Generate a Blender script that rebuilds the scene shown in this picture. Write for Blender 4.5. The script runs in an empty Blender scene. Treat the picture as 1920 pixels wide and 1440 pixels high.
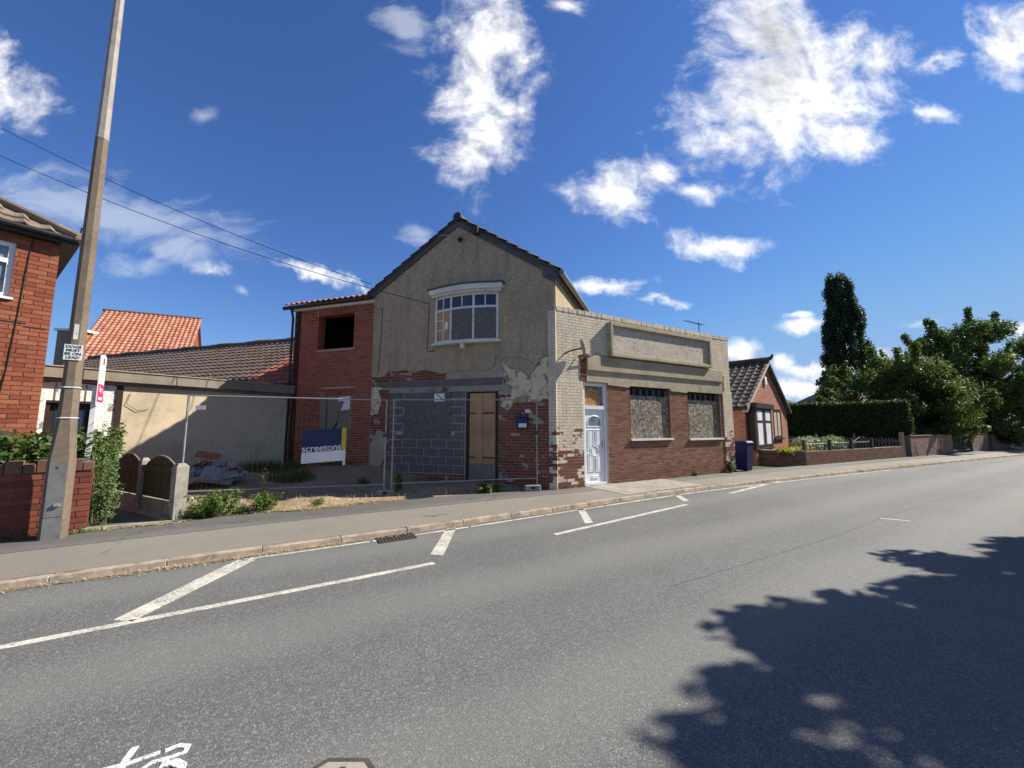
import bpy, bmesh, math, random
import numpy as np
from mathutils import Vector, Matrix
random.seed(7); RNG = np.random.default_rng(11)
R = math.radians
SC = bpy.context.scene; COL = SC.collection

# ------------------------------------------------------------------ camera, sky, sun, exposure
cd = bpy.data.cameras.new('camera'); cam = bpy.data.objects.new('camera', cd); COL.objects.link(cam)
cam.location = (0, 0, 1.6); cam.rotation_euler = (R(96.2), 0, 0)
cd.sensor_width = 36; cd.lens = 13.52; cd.clip_start = .05; cd.clip_end = 3000
SC.camera = cam
SUN_AZ, SUN_EL = R(15), R(41.5)          # azimuth from +X towards +Y
sdir = Vector((math.cos(SUN_AZ)*math.cos(SUN_EL), math.sin(SUN_AZ)*math.cos(SUN_EL), math.sin(SUN_EL)))
sl = bpy.data.lights.new('sun', 'SUN'); sl.energy = 4.1; sl.angle = R(.53); sl.color = (1, .93, .81)
so = bpy.data.objects.new('sun', sl); COL.objects.link(so)
so.rotation_euler = sdir.to_track_quat('Z', 'Y').to_euler(); so.location = sdir*80
SC.view_settings.view_transform = 'Standard'; SC.view_settings.look = 'None'
SC.view_settings.gamma = 1; SC.view_settings.exposure = 1.15; SC.view_settings.use_curve_mapping = False
SC.cycles.max_bounces = 6; SC.cycles.transparent_max_bounces = 6; SC.cycles.use_denoising = True

# ------------------------------------------------------------------ node helpers
class NT:
    def __init__(s, tree): s.t = tree; s.nd = tree.nodes; s.l = tree.links
    def set(s, sock, v):
        if isinstance(v, bpy.types.NodeSocket): s.l.new(v, sock)
        elif v is not None:
            if isinstance(v, (tuple, list)) and sock.type == 'RGBA' and len(v) == 3: v = (*v, 1)
            sock.default_value = v
    def n(s, typ, ins=None, **kw):
        x = s.nd.new(typ)
        for k, v in kw.items(): setattr(x, k, v)
        for k, v in (ins or {}).items(): s.set(x.inputs[k], v)
        return x
    def m(s, op, a, b=None, c=None, clamp=False):
        x = s.n('ShaderNodeMath', operation=op); x.use_clamp = clamp
        s.set(x.inputs[0], a); s.set(x.inputs[1], b)
        if c is not None: s.set(x.inputs[2], c)
        return x.outputs[0]
    def vm(s, op, a, b=None, out=0):
        x = s.n('ShaderNodeVectorMath', operation=op); s.set(x.inputs[0], a)
        if b is not None: s.set(x.inputs[1], b)
        return x.outputs[out]
    def noise(s, sc, det=4, ro=.6, vec=None, dist=0, out=0):
        x = s.n('ShaderNodeTexNoise', {'Scale': sc, 'Detail': det, 'Roughness': ro, 'Distortion': dist})
        if vec is not None: s.l.new(vec, x.inputs['Vector'])
        return x.outputs[out]
    def voro(s, sc, vec=None, out='Distance', feature='F1'):
        x = s.n('ShaderNodeTexVoronoi', {'Scale': sc}, feature=feature)
        if vec is not None: s.l.new(vec, x.inputs['Vector'])
        return x.outputs[out]
    def mix(s, f, a, b, mode='MIX'):
        x = s.n('ShaderNodeMix', data_type='RGBA', blend_type=mode)
        s.set(x.inputs[0], f); s.set(x.inputs[6], a); s.set(x.inputs[7], b)
        return x.outputs[2]
    def mr(s, v, a, b, c=0, d=1, smooth=False):
        x = s.n('ShaderNodeMapRange', interpolation_type='SMOOTHSTEP' if smooth else 'LINEAR')
        for i, q in enumerate((v, a, b, c, d)): s.set(x.inputs[i], q)
        return x.outputs[0]
    def ramp(s, f, stops):
        x = s.n('ShaderNodeValToRGB'); s.set(x.inputs[0], f); e = x.color_ramp.elements
        while len(e) < len(stops): e.new(.5)
        for q, (p, c) in zip(e, stops): q.position = p; q.color = (*c, 1)
        return x.outputs[0]
    def pos(s): return s.n('ShaderNodeNewGeometry').outputs['Position']
    def sep(s, v):
        x = s.n('ShaderNodeSeparateXYZ'); s.l.new(v, x.inputs[0]); return x.outputs
    def comb(s, x, y, z):
        q = s.n('ShaderNodeCombineXYZ'); s.set(q.inputs[0], x); s.set(q.inputs[1], y); s.set(q.inputs[2], z); return q.outputs[0]
    def rnd(s):
        a = s.n('ShaderNodeObjectInfo').outputs['Random']; b = s.n('ShaderNodeNewGeometry').outputs['Random Per Island']
        return s.m('FRACT', s.m('ADD', s.m('MULTIPLY', a, 7.31), s.m('MULTIPLY', b, 5.77)))

def new_mat(name, rough=.85, spec=.25):
    m = bpy.data.materials.new(name); m.use_nodes = True
    t = NT(m.node_tree); b = t.nd['Principled BSDF']
    b.inputs['Roughness'].default_value = rough; b.inputs['Specular IOR Level'].default_value = spec
    return m, t, b
def bump(t, b, h, st=.5, d=.01):
    x = t.n('ShaderNodeBump', {'Strength': st, 'Distance': d, 'Height': h}); t.l.new(x.outputs[0], b.inputs['Normal'])

# ------------------------------------------------------------------ world
w = bpy.data.worlds.new('World'); SC.world = w; w.use_nodes = True
t = NT(w.node_tree)
sky = t.n('ShaderNodeTexSky', sky_type='NISHITA'); sky.sun_disc = False
sky.sun_elevation = SUN_EL; sky.sun_rotation = R(90) - SUN_AZ
sky.altitude = 900; sky.air_density = 1.0; sky.dust_density = .0; sky.ozone_density = 2.2
d3 = t.sep(t.n('ShaderNodeTexCoord').outputs['Generated'])
dy = t.m('MAXIMUM', d3[1], .12)
P = t.comb(t.m('DIVIDE', d3[0], dy), t.m('DIVIDE', d3[2], dy), 0)
w1 = t.vm('SUBTRACT', t.noise(3.2, 3, .55, P, out=1), (.5, .5, .5))
w2 = t.vm('SUBTRACT', t.noise(13, 4, .62, P, out=1), (.5, .5, .5))
PW = t.vm('ADD', P, t.vm('ADD', t.vm('MULTIPLY', w1, (.10, .09, 0)), t.vm('MULTIPLY', w2, (.075, .075, 0))))
# cloud banks of that afternoon: direction (x/y, z/y), half sizes, tilt, thickness
CL = [(.806,.950,.304,.226,12,1.15),(.745,1.154,.171,.157,0,1.1),(.60,.805,.15,.085,15,.9),(.9,.81,.165,.089,0,1),(1.043,1.034,.123,.076,15,.9),
 (-.084,.95,.129,.284,0,.95),(-.119,.738,.112,.088,0,.9),(-.054,1.137,.108,.156,0,1),(.031,1.034,.077,.068,0,.7),(.28,.651,.125,.087,0,.95),
 (.408,.69,.074,.071,20,.8),(.516,.646,.059,.035,0,.6),(.581,.485,.138,.046,-3,.95),(.273,.373,.108,.025,0,.85),(.4,.324,.086,.015,-10,.7),
 (1.436,1.103,.116,.129,0,1.1),(1.244,1.051,.077,.031,30,.7),(1.178,.876,.068,.033,15,.7),(-1.42,.934,.129,.1,-15,.95),(-1.475,1.051,.069,.094,0,.9),
 (-1.145,.596,.5,.085,-14,.5),(-.914,.481,.131,.053,-20,.5),(-1.026,.443,.116,.033,-8,.45),(-.815,.42,.065,.021,-5,.7),(-.518,.398,.137,.018,-20,.65),
 (-.416,.361,.086,.012,-28,.6),(-.873,.876,.05,.026,20,.42),(-.311,1.168,.06,.085,30,.55),(.156,1.233,.07,.039,0,.7),(-.73,.353,.026,.014,-40,.42),
 (-.262,.519,.05,.03,-20,.45),(.605,.191,.053,.049,0,1.1),(.702,.165,.036,.028,0,1.05),(.78,.266,.071,.02,6,1),(.768,.292,.04,.01,0,.8),
 (.799,.151,.126,.026,5,1),(.767,.106,.126,.035,0,1),(1.078,.263,.051,.01,6,.55),(.985,.186,.042,.023,0,.9),(1.353,.251,.028,.026,0,.9),(1.141,.201,.056,.02,0,.8)]
dens = None; veil = None
for u, v, ru, rv, rot, wt in CL:
    near = max(ru, rv) < .075
    mp = t.n('ShaderNodeMapping', vector_type='TEXTURE')
    src = t.vm('ADD', P, t.vm('ADD', t.vm('MULTIPLY', w1, (.04,.03,0)), t.vm('MULTIPLY', w2, (.06,.045,0)))) if near else PW
    t.l.new(src, mp.inputs['Vector'])
    mp.inputs['Location'].default_value = (u, v, 0); mp.inputs['Rotation'].default_value = (0, 0, R(rot)); mp.inputs['Scale'].default_value = (ru*1.25, rv*1.25, 1)
    q = t.m('MULTIPLY', t.m('SUBTRACT', 1, t.vm('LENGTH', mp.outputs[0], out=1)), wt)
    if wt < .56: veil = q if veil is None else t.m('MAXIMUM', veil, q)
    else: dens = q if dens is None else t.m('MAXIMUM', dens, q)
# added clouds over the unseen rest of the sky, thickened for neutral fill light
D = t.comb(*d3)
rest = t.m('SUBTRACT', t.m('MULTIPLY', t.noise(2.6, 6, .6, D), 2.8), 1.38)
rest = t.m('SUBTRACT', rest, t.m('MULTIPLY', t.mr(d3[1], .25, .45), 3))
rest = t.m('SUBTRACT', rest, t.m('MULTIPLY', t.mr(d3[2], .12, -.02), 3))
dens = t.m('MAXIMUM', dens, rest)
PF = t.vm('ADD', t.vm('MULTIPLY', P, (1, 1.15, 1)), t.vm('MULTIPLY', w1, (.16,.16,0)))
fine = t.noise(7.5, 8, .62, PF)
fine2 = t.noise(7.5, 6, .6, t.vm('ADD', PF, (.022, .026, 0)))
dd = t.m('ADD', dens, t.m('MULTIPLY', t.m('SUBTRACT', fine, .55), 2.1))
alpha = t.mr(dd, -.12, .95, 0, 1, True)
thick = t.mr(dd, .35, 1.15)
core = t.n('ShaderNodeMapping', vector_type='TEXTURE'); t.l.new(PW, core.inputs['Vector'])
core.inputs['Location'].default_value = (.71, 1.08, 0); core.inputs['Rotation'].default_value = (0, 0, R(55)); core.inputs['Scale'].default_value = (.36, .20, 1)
gcore = t.mr(t.vm('LENGTH', core.outputs[0], out=1), 1.05, .15, 0, 1, True)
soft = t.noise(6.5, 7, .66, t.vm('ADD', P, t.vm('MULTIPLY', w2, (.06,.06,0))), .5)
relief = t.m('MULTIPLY', t.m('SUBTRACT', fine2, fine), 2.2)
shade = t.m('ADD', t.m('MULTIPLY', t.m('ADD', t.m('MULTIPLY', gcore, 1.0), t.m('MULTIPLY', t.m('SUBTRACT', soft, .5), .9)), thick), t.m('ADD', relief, .12), clamp=True)
ccol = t.mix(shade, (.60, .595, .585), (.18, .185, .205))
skyc = t.n('ShaderNodeHueSaturation', {'Hue': .502, 'Saturation': 1.12, 'Value': 1.0, 'Color': sky.outputs[0]}).outputs[0]
skyc = t.mix(1, skyc, (.044, .053, .070), 'MULTIPLY')
sx_ = t.sep(skyc)
skyc = t.comb(t.m('SMOOTH_MIN', sx_[0], .135, .06), t.m('SMOOTH_MIN', sx_[1], .22, .12), t.m('SMOOTH_MIN', sx_[2], .37, .2))
streak = t.noise(7, 6, .62, t.vm('ADD', t.vm('MULTIPLY', P, (.55, 1.6, 1)), t.vm('MULTIPLY', w1, (.3,.5,0))))
va = t.m('MULTIPLY', t.mr(t.m('ADD', veil, t.m('MULTIPLY', t.m('SUBTRACT', streak, .5), 1.1)), -.02, .5, 0, 1, True), .42)
skyc = t.mix(va, skyc, (.42, .44, .47))
allc = t.mix(t.m('MULTIPLY', alpha, .96), skyc, ccol)
bg = t.nd['Background']; t.l.new(allc, bg.inputs[0]); bg.inputs[1].default_value = 1.0

# ------------------------------------------------------------------ materials
def brick_mat(name, cols, mort=None, paint=None, grime=.25, bsc=60):
    """cols: three brick colours; paint=(colour, base coverage, z_lo, z_hi, noise scale): peeling masonry paint"""
    m, t, b = new_mat(name, .9, .2)
    p = t.pos(); r = t.rnd()
    c = t.ramp(r, [(0, cols[0]), (.35, cols[1]), (.7, cols[2]), (1, cols[1])])
    c = t.mix(t.mr(t.noise(40, 5, .7, p), .35, .75), c, t.mix(.5, c, (.02,.015,.012)))
    c = t.mix(t.m('MULTIPLY', t.mr(t.noise(1.3, 5, .65, p), .45, .75), grime), c, (.035,.03,.027))
    h = t.noise(bsc, 5, .7, p)
    if paint:
        pc, cov, zl, zh, ns = paint[:5]; lowc = paint[5] if len(paint) > 5 else .12
        z = t.sep(p)[2]
        lim = t.mr(z, zl, zh, lowc, cov)
        pn = t.m('ADD', t.m('MULTIPLY', t.noise(ns, 8, .68, p), .75), t.m('MULTIPLY', r, .25))
        f = t.mr(t.m('SUBTRACT', lim, pn), -.015, .02)
        pcol = t.mix(t.mr(t.noise(3.2, 6, .72, t.vm('MULTIPLY', p, (1.6,1.6,.5))), .35, .68), pc, tuple(x*.66 for x in pc))
        pcol = t.mix(t.mr(t.noise(55, 4, .6, p), .5, .8), pcol, tuple(x*.6 for x in pc))
        c = t.mix(f, c, pcol); h = t.m('ADD', h, t.m('MULTIPLY', f, .5))
    t.l.new(c, b.inputs['Base Color']); bump(t, b, h, .5, .004)
    return m
def plain(name, c1, c2, sc=6, rough=.85, spec=.25, bs=.3, bd=.004, bsc=None, c3=None, sc3=1.2, f3=(.5,.75), metal=0):
    m, t, b = new_mat(name, rough, spec); p = t.pos()
    c = t.mix(t.mr(t.noise(sc, 6, .65, p), .35, .68), c1, c2)
    if c3: c = t.mix(t.mr(t.noise(sc3, 6, .7, p, .3), *f3), c, c3)
    t.l.new(c, b.inputs['Base Color']); b.inputs['Metallic'].default_value = metal
    if bs: bump(t, b, t.noise(bsc or sc*6, 5, .65, p), bs, bd)
    return m
def leaf_mat(name, cols, trans=.35, rough=.55):
    m, t, b = new_mat(name, rough, .3)
    r = t.rnd(); c = t.ramp(r, [(0, cols[0]), (.5, cols[1]), (1, cols[2])])
    c = t.mix(t.mr(t.noise(.9, 3, .5, t.pos()), .35, .7), c, t.mix(.55, c, cols[0]))
    t.l.new(c, b.inputs['Base Color'])
    tr = t.n('ShaderNodeBsdfTranslucent'); t.l.new(t.mix(.5, c, (.12,.2,.02)), tr.inputs[0])
    mx = t.n('ShaderNodeMixShader', {0: trans}); t.l.new(b.outputs[0], mx.inputs[1]); t.l.new(tr.outputs[0], mx.inputs[2])
    t.l.new(mx.outputs[0], t.nd['Material Output'].inputs[0])
    return m
MT = {}
# asphalt of the carriageway
def asphalt(name, lo, hi, sc, tint=(1,.98,.95), patch=.35, bd=.006, crack=False):
    m, t, b = new_mat(name, .78, .35); p = t.pos()
    cell = t.sep(t.voro(sc, p, 'Color'))
    v = t.m('POWER', cell[0], 2.2)
    cell2 = t.sep(t.voro(sc*.55, t.vm('ADD', p, (3.7,1.1,0)), 'Color'))
    v = t.m('ADD', t.m('MULTIPLY', v, .7), t.m('MULTIPLY', t.m('POWER', cell2[1], 5), .45))
    e = t.mr(t.voro(sc, p), .15, .62, 1, .25)
    f = t.m('MULTIPLY', v, e)
    c = t.mix(f, lo, hi)
    sp = t.mr(t.m('MULTIPLY', cell2[2], t.mr(cell[1], .5, 1)), .86, .93)
    c = t.mix(t.m('MULTIPLY', sp, .45), c, (.5,.48,.44))
    big = t.noise(.35, 5, .6, p); med = t.noise(2.3, 5, .65, p)
    c = t.mix(t.m('MULTIPLY', t.mr(big, .40, .62), patch), c, t.mix(.5, c, (.05,.05,.05)))
    c = t.mix(t.m('MULTIPLY', t.mr(t.noise(.9, 6, .7, t.vm('ADD', p, (9,4,0)), .6), .55, .7), .22), c, t.mix(.6, c, (.04,.04,.04)))
    c = t.mix(t.m('MULTIPLY', t.mr(med, .5, .72), .25), c, t.mix(.5, c, (.16,.15,.135)))
    # wheel tracks polished along the carriageway
    s3 = t.sep(p); acr = t.m('ADD', t.m('MULTIPLY', s3[0], -.5), t.m('MULTIPLY', s3[1], .866))
    tr = t.m('MULTIPLY', t.m('SINE', t.m('MULTIPLY', t.m('ADD', acr, t.m('MULTIPLY', big, .5)), 3.6)), .5)
    c = t.mix(t.m('MULTIPLY', t.mr(tr, -.1, .5), .34), c, (.21,.205,.19))
    c = t.mix(1, c, tint, 'MULTIPLY')
    t.l.new(c, b.inputs['Base Color'])
    h = t.m('ADD', t.m('MULTIPLY', t.voro(sc, p), -.8), t.m('MULTIPLY', cell[2], .5))
    bump(t, b, h, .65, bd*.85)
    if crack:
        q = t.vm('ADD', p, t.vm('MULTIPLY', t.vm('SUBTRACT', t.noise(3, 5, .65, p, out=1), (.5,.5,.5)), (.7,.7,0)))
        e2 = t.mr(t.voro(.55, q, 'Distance', 'DISTANCE_TO_EDGE'), .004, .010, 1, 0)
        e2 = t.m('MULTIPLY', e2, t.mr(t.noise(.8, 3, .5, p), .48, .58))
        t.l.new(t.mix(t.m('MULTIPLY', e2, .7), c, (.03,.028,.025)), b.inputs['Base Color'])
    return m
MT['road'] = asphalt('asphalt_road', (.090,.090,.088), (.36,.356,.345), 122, tint=(.97,.985,.98))
MT['pave_old'] = asphalt('asphalt_pavement_old', (.19,.175,.15), (.33,.305,.262), 150, patch=.35, bd=.003, crack=True)
MT['pave_new'] = asphalt('asphalt_pavement_new', (.085,.084,.08), (.24,.235,.22), 150, patch=.3, bd=.003, crack=True)
def paint_mat():
    m, t, b = new_mat('road_paint', .75, .3); p = t.pos()
    wear = t.mr(t.m('ADD', t.m('MULTIPLY', t.noise(38, 6, .75, p), .7), t.m('MULTIPLY', t.noise(3, 4, .6, p), .35)), .49, .62)
    c = t.mix(t.mr(t.noise(9, 5, .6, p), .35, .7), (.58,.56,.49), (.44,.42,.37))
    c = t.mix(t.m('MULTIPLY', wear, .75), c, (.10,.098,.09))
    t.l.new(c, b.inputs['Base Color']); bump(t, b, t.voro(105, p), .5, .004); return m
MT['paint'] = paint_mat()
MT['spray'] = plain('spray_paint', (.68,.70,.68), (.5,.52,.5), 30, .7)
_t = NT(MT['spray'].node_tree); _b = _t.nd['Principled BSDF']
_t.l.new(_t.mr(_t.m('ADD', _t.m('MULTIPLY', _t.voro(105, _t.pos(), 'Distance'), .35), _t.m('MULTIPLY', _t.noise(26, 5, .7, _t.pos()), .8)), .72, .6), _b.inputs['Alpha'])
MT['kerb'] = plain('kerb_concrete', (.42,.34,.265), (.30,.24,.185), 14, c3=(.16,.13,.10), sc3=3.5, f3=(.42,.66))
MT['silt'] = plain('gutter_silt', (.20,.155,.11), (.13,.10,.075), 25, c3=(.30,.24,.17), sc3=7, bs=.8, bd=.01)
MT['concrete'] = plain('weathered_concrete', (.33,.31,.26), (.22,.205,.175), 7, c3=(.12,.115,.095), sc3=2.2)
MT['lamp_conc'] = plain('lamp_concrete', (.20,.155,.115), (.145,.112,.085), 18, c3=(.10,.08,.062), sc3=1.5, bs=.4, bsc=150)
MT['lamp_steel'] = plain('lamp_painted_steel', (.34,.30,.275), (.26,.23,.205), 10, .6, c3=(.19,.145,.12), sc3=3, bs=.1)
MT['lamp_door'] = plain('lamp_door_paint', (.20,.20,.195), (.15,.15,.15), 8, .55, c3=(.10,.10,.10), sc3=4, bs=.1)
MT['dirt'] = plain('bare_soil', (.31,.225,.14), (.21,.15,.095), 5, c3=(.40,.315,.215), sc3=.9, bs=.9, bd=.03, bsc=14)
MT['lawn'] = plain('rough_grass', (.06,.08,.025), (.10,.10,.045), 9, bs=.8, bd=.03)
MT['path'] = plain('path_concrete', (.15,.145,.13), (.10,.095,.085), 4, c3=(.07,.07,.05), sc3=1.6)
MT['mortar'] = plain('mortar', (.42,.35,.28), (.31,.26,.205), 20)
MT['joint_cream'] = plain('painted_mortar', (.46,.39,.30), (.36,.305,.235), 12)
MT['mortar_dark'] = plain('mortar_dark', (.20,.165,.13), (.14,.115,.095), 20)
MT['mortar_red'] = plain('mortar_red', (.16,.10,.075), (.12,.075,.06), 20)
MT['brick_house'] = brick_mat('brick_orange_red', [(.22,.062,.038),(.31,.088,.048),(.36,.135,.072)], grime=.2)
MT['brick_garden'] = brick_mat('brick_garden_red', [(.16,.045,.03),(.22,.062,.04),(.27,.085,.055)], grime=.3)
MT['brick_ext'] = brick_mat('brick_extension_red', [(.23,.07,.042),(.32,.092,.052),(.38,.12,.065)], grime=.2)
MT['brick_shop'] = brick_mat('brick_shop_brown', [(.17,.075,.048),(.225,.098,.06),(.29,.14,.088)], grime=.25)
MT['brick_shop_base'] = brick_mat('brick_shop_base', [(.15,.062,.042),(.20,.08,.05),(.26,.115,.072)], paint=((.42,.39,.33), .12, .1, .42, 3), grime=.35)
CREAM = (.74,.64,.49)
MT['brick_white'] = brick_mat('brick_painted_cream', [(.20,.06,.042),(.25,.085,.055),(.18,.07,.05)], paint=(CREAM, .74, .75, 2.0, 2.4, .47))
MT['brick_white_up'] = brick_mat('brick_painted_cream_upper', [(.20,.07,.05),(.25,.095,.065),(.22,.1,.07)], paint=(CREAM, .72, -3, .5, 2.6))
MT['brick_gable'] = brick_mat('brick_gable_red', [(.17,.055,.035),(.23,.072,.043),(.28,.1,.06)], paint=((.40,.37,.30), .38, -2, -1, 2.2), grime=.35)
MT['brick_bung'] = brick_mat('brick_bungalow', [(.37,.145,.10),(.44,.185,.135),(.49,.23,.17)], grime=.1)
MT['brick_wall'] = brick_mat('brick_garden_brown', [(.14,.075,.05),(.20,.105,.072),(.25,.135,.095)], grime=.35)
MT['brick_pale'] = brick_mat('brick_weathered_pale', [(.27,.17,.14),(.33,.215,.175),(.38,.26,.21)], grime=.2)
MT['block'] = plain('concrete_block', (.145,.138,.13), (.10,.096,.092), 22, bs=.6, bsc=160, c3=(.19,.18,.165), sc3=2.5)
MT['block_joint'] = plain('block_mortar', (.42,.39,.34), (.30,.28,.245), 12)
MT['cement'] = plain('cement_render', (.44,.375,.265), (.34,.29,.205), 3.2, c3=(.22,.19,.14), sc3=2.0, bs=.35, bsc=60)
MT['cement_grey'] = plain('cement_smear', (.36,.31,.24), (.26,.225,.175), 6, c3=(.42,.37,.295), sc3=4, bs=.5, bsc=50)
def dash_mat():
    m, t, b = new_mat('pebbledash', .95, .15); p = t.pos()
    cell = t.sep(t.voro(62, p, 'Color'))
    c = t.mix(cell[0], (.36,.29,.20), (.57,.465,.325))
    c = t.mix(t.mr(cell[1], .82, .95), c, (.20,.16,.105))
    c = t.mix(t.m('MULTIPLY', t.mr(t.noise(.9, 6, .62, p), .45, .72), .45), c, (.27,.225,.15))
    st = t.vm('MULTIPLY', p, (2.2, 2.2, .35))
    c = t.mix(t.m('MULTIPLY', t.mr(t.noise(2.2, 5, .6, st), .50, .72), .6), c, (.25,.205,.14))
    t.l.new(c, b.inputs['Base Color'])
    bump(t, b, t.m('ADD', t.m('MULTIPLY', t.voro(62, p), -1), t.noise(180, 3, .6, p)), .9, .012); return m
MT['dash'] = dash_mat()
def peel_mat(name, top, under, sc, lim):
    m, t, b = new_mat(name, .85, .2); p = t.pos()
    f = t.mr(t.noise(sc, 8, .72, p, .35), lim, lim+.03)
    c = t.mix(t.mr(t.noise(3, 5, .6, p), .35, .7), top, tuple(x*.8 for x in top))
    c = t.mix(f, c, under); t.l.new(c, b.inputs['Base Color'])
    bump(t, b, t.m('ADD', t.m('MULTIPLY', f, -1), t.m('MULTIPLY', t.noise(60, 4, .6, p), .25)), .7, .006); return m
MT['plaster'] = peel_mat('cream_plaster', (.64,.56,.40), (.24,.19,.135), 6.5, .54)
MT['signface'] = peel_mat('peeling_sign_face', (.56,.485,.40), (.33,.265,.21), 11, .55)
MT['yardwall'] = plain('stained_render', (.54,.45,.31), (.44,.365,.25), 1.6, c3=(.27,.225,.16), sc3=.8, f3=(.55,.8), bs=.3, bsc=50)
MT['whiteflake'] = peel_mat('flaking_white_paint', (.68,.68,.64), (.22,.20,.18), 6, .56)
MT['flake'] = peel_mat('flaking_window_paint', (.70,.70,.68), (.30,.28,.25), 16, .60)
def osb(name, cols, sc, rot=0):
    m, t, b = new_mat(name, .9, .15)
    p = t.pos(); s3 = t.sep(p)
    q = t.comb(t.m('ADD', s3[0], s3[1]), s3[2], t.m('SUBTRACT', s3[0], s3[1]))
    q = t.vm('ADD', q, t.vm('MULTIPLY', t.vm('SUBTRACT', t.noise(sc*.6, 3, .6, q, out=1), (.5,.5,.5)), (.10,.10,.0)))
    a = t.sep(t.voro(sc, t.vm('MULTIPLY', q, (1, 2.6, .4)), 'Color')); d = t.sep(t.voro(sc*1.3, t.vm('MULTIPLY', q, (2.6, 1, .4)), 'Color'))
    v = t.mix(t.mr(t.noise(sc*.9, 2, .5, q), .46, .54), t.comb(a[0], a[1], 0), t.comb(d[0], d[1], 0))
    x = t.sep(v)
    c = t.ramp(x[0], [(0, cols[0]), (.45, cols[1]), (.85, cols[2]), (1, cols[3])])
    c = t.mix(t.mr(t.noise(1.5, 4, .6, p), .4, .8), c, t.mix(.4, c, cols[0]))
    t.l.new(c, b.inputs['Base Color']); bump(t, b, x[1], .6, .006); return m
MT['osb_grey'] = osb('weathered_chipboard', [(.08,.068,.052),(.19,.165,.13),(.34,.305,.25),(.52,.48,.41)], 10)
MT['osb_new'] = osb('new_chipboard', [(.26,.13,.04),(.42,.23,.085),(.55,.34,.14),(.62,.42,.2)], 14)
MT['board_grey'] = plain('grey_board', (.135,.128,.12), (.10,.095,.09), 9, c3=(.21,.20,.185), sc3=12, bs=.2)
def wood(name, c1, c2, sc=9, z=.12):
    m, t, b = new_mat(name, .85, .2); p = t.vm('MULTIPLY', t.pos(), (1, 1, z))
    g = t.noise(sc*3, 6, .7, p, .4)
    c = t.mix(t.mr(g, .35, .7), c1, c2); c = t.mix(t.mr(t.noise(1.1, 4, .6, t.pos()), .45, .75), c, t.mix(.5, c, (.06,.055,.04)))
    t.l.new(c, b.inputs['Base Color']); bump(t, b, g, .35, .004); return m
MT['plywood'] = wood('weathered_plywood', (.50,.31,.155), (.38,.235,.12))
MT['old_wood'] = wood('green_old_timber', (.085,.075,.04), (.055,.05,.03), 14)
MT['grey_wood'] = wood('grey_timber', (.25,.22,.18), (.16,.14,.115))
MT['brown_frame'] = plain('dark_brown_frame', (.035,.02,.016), (.025,.015,.012), 9, .5, bs=.1)
MT['lead'] = plain('dark_bargeboard', (.085,.088,.095), (.055,.057,.062), 5, .7, c3=(.13,.125,.12), sc3=2.4)
MT['fascia'] = plain('brown_felt_fascia', (.25,.21,.16), (.19,.16,.125), 3, c3=(.33,.29,.23), sc3=1.4)
MT['upvc'] = plain('white_upvc', (.78,.79,.80), (.72,.73,.74), 3, .35, .5, bs=0, c3=(.60,.58,.54), sc3=2.6, f3=(.6,.85))
MT['white'] = plain('white_board', (.75,.75,.74), (.66,.66,.65), 4, .6, bs=0)
MT['barge'] = plain('stone_bargeboard', (.40,.34,.28), (.33,.28,.225), 5)
MT['black'] = plain('black_plastic', (.016,.016,.018), (.024,.024,.026), 9, .45, .4, bs=0)
MT['gutter_grey'] = plain('grey_gutter', (.22,.22,.225), (.15,.15,.155), 5, .5, bs=.1)
MT['galv'] = plain('galvanised_steel', (.36,.355,.34), (.25,.245,.235), 12, .55, .4, bs=0, metal=.3, c3=(.22,.15,.10), sc3=5, f3=(.6,.75))
MT['wire'] = plain('dull_wire', (.13,.125,.12), (.09,.088,.085), 12, .6, .3, bs=0)
MT['iron'] = plain('cast_iron', (.07,.058,.05), (.045,.038,.034), 25, .65, c3=(.11,.075,.05), sc3=6)
MT['blue'] = plain('blue_plastic', (.004,.008,.062), (.006,.011,.08), 3, .55, .25, bs=0)
MT['navy'] = plain('navy_print', (.006,.016,.075), (.009,.022,.095), 2, .45, .4, bs=0)
MT['yellow'] = plain('yellow_print', (.62,.46,.05), (.55,.40,.04), 4, .5, bs=0)
MT['pink'] = plain('pink_print', (.62,.03,.16), (.55,.025,.13), 4, .5, bs=0)
MT['red'] = plain('red_print', (.65,.05,.03), (.6,.045,.03), 4, .5, bs=0)
MT['ink'] = plain('black_print', (.02,.02,.02), (.03,.03,.03), 9, .6, bs=0)
MT['green_ink'] = plain('green_print', (.30,.52,.42), (.25,.46,.36), 9, .6, bs=0)
MT['dish'] = plain('grey_dish', (.30,.30,.30), (.24,.24,.24), 6, .5, bs=0)
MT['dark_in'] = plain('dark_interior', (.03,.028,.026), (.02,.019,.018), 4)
MT['curtain'] = plain('net_curtain', (.62,.64,.68), (.45,.47,.52), 3, bs=0)
def glass_mat(name, c=(.012,.018,.035), rough=.04):
    m, t, b = new_mat(name, rough, .6); p = t.pos()
    t.l.new(t.mix(t.mr(t.noise(5, 4, .6, p), .4, .8), c, tuple(x*2.2+.004 for x in c)), b.inputs['Base Color']); return m
MT['glass'] = glass_mat('window_glass')
MT['glass_blue'] = glass_mat('fanlight_glass', (.006,.014,.05), .3)
MT['glass_net'] = glass_mat('glass_over_net_curtain', (.12,.14,.17), .05)
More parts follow.
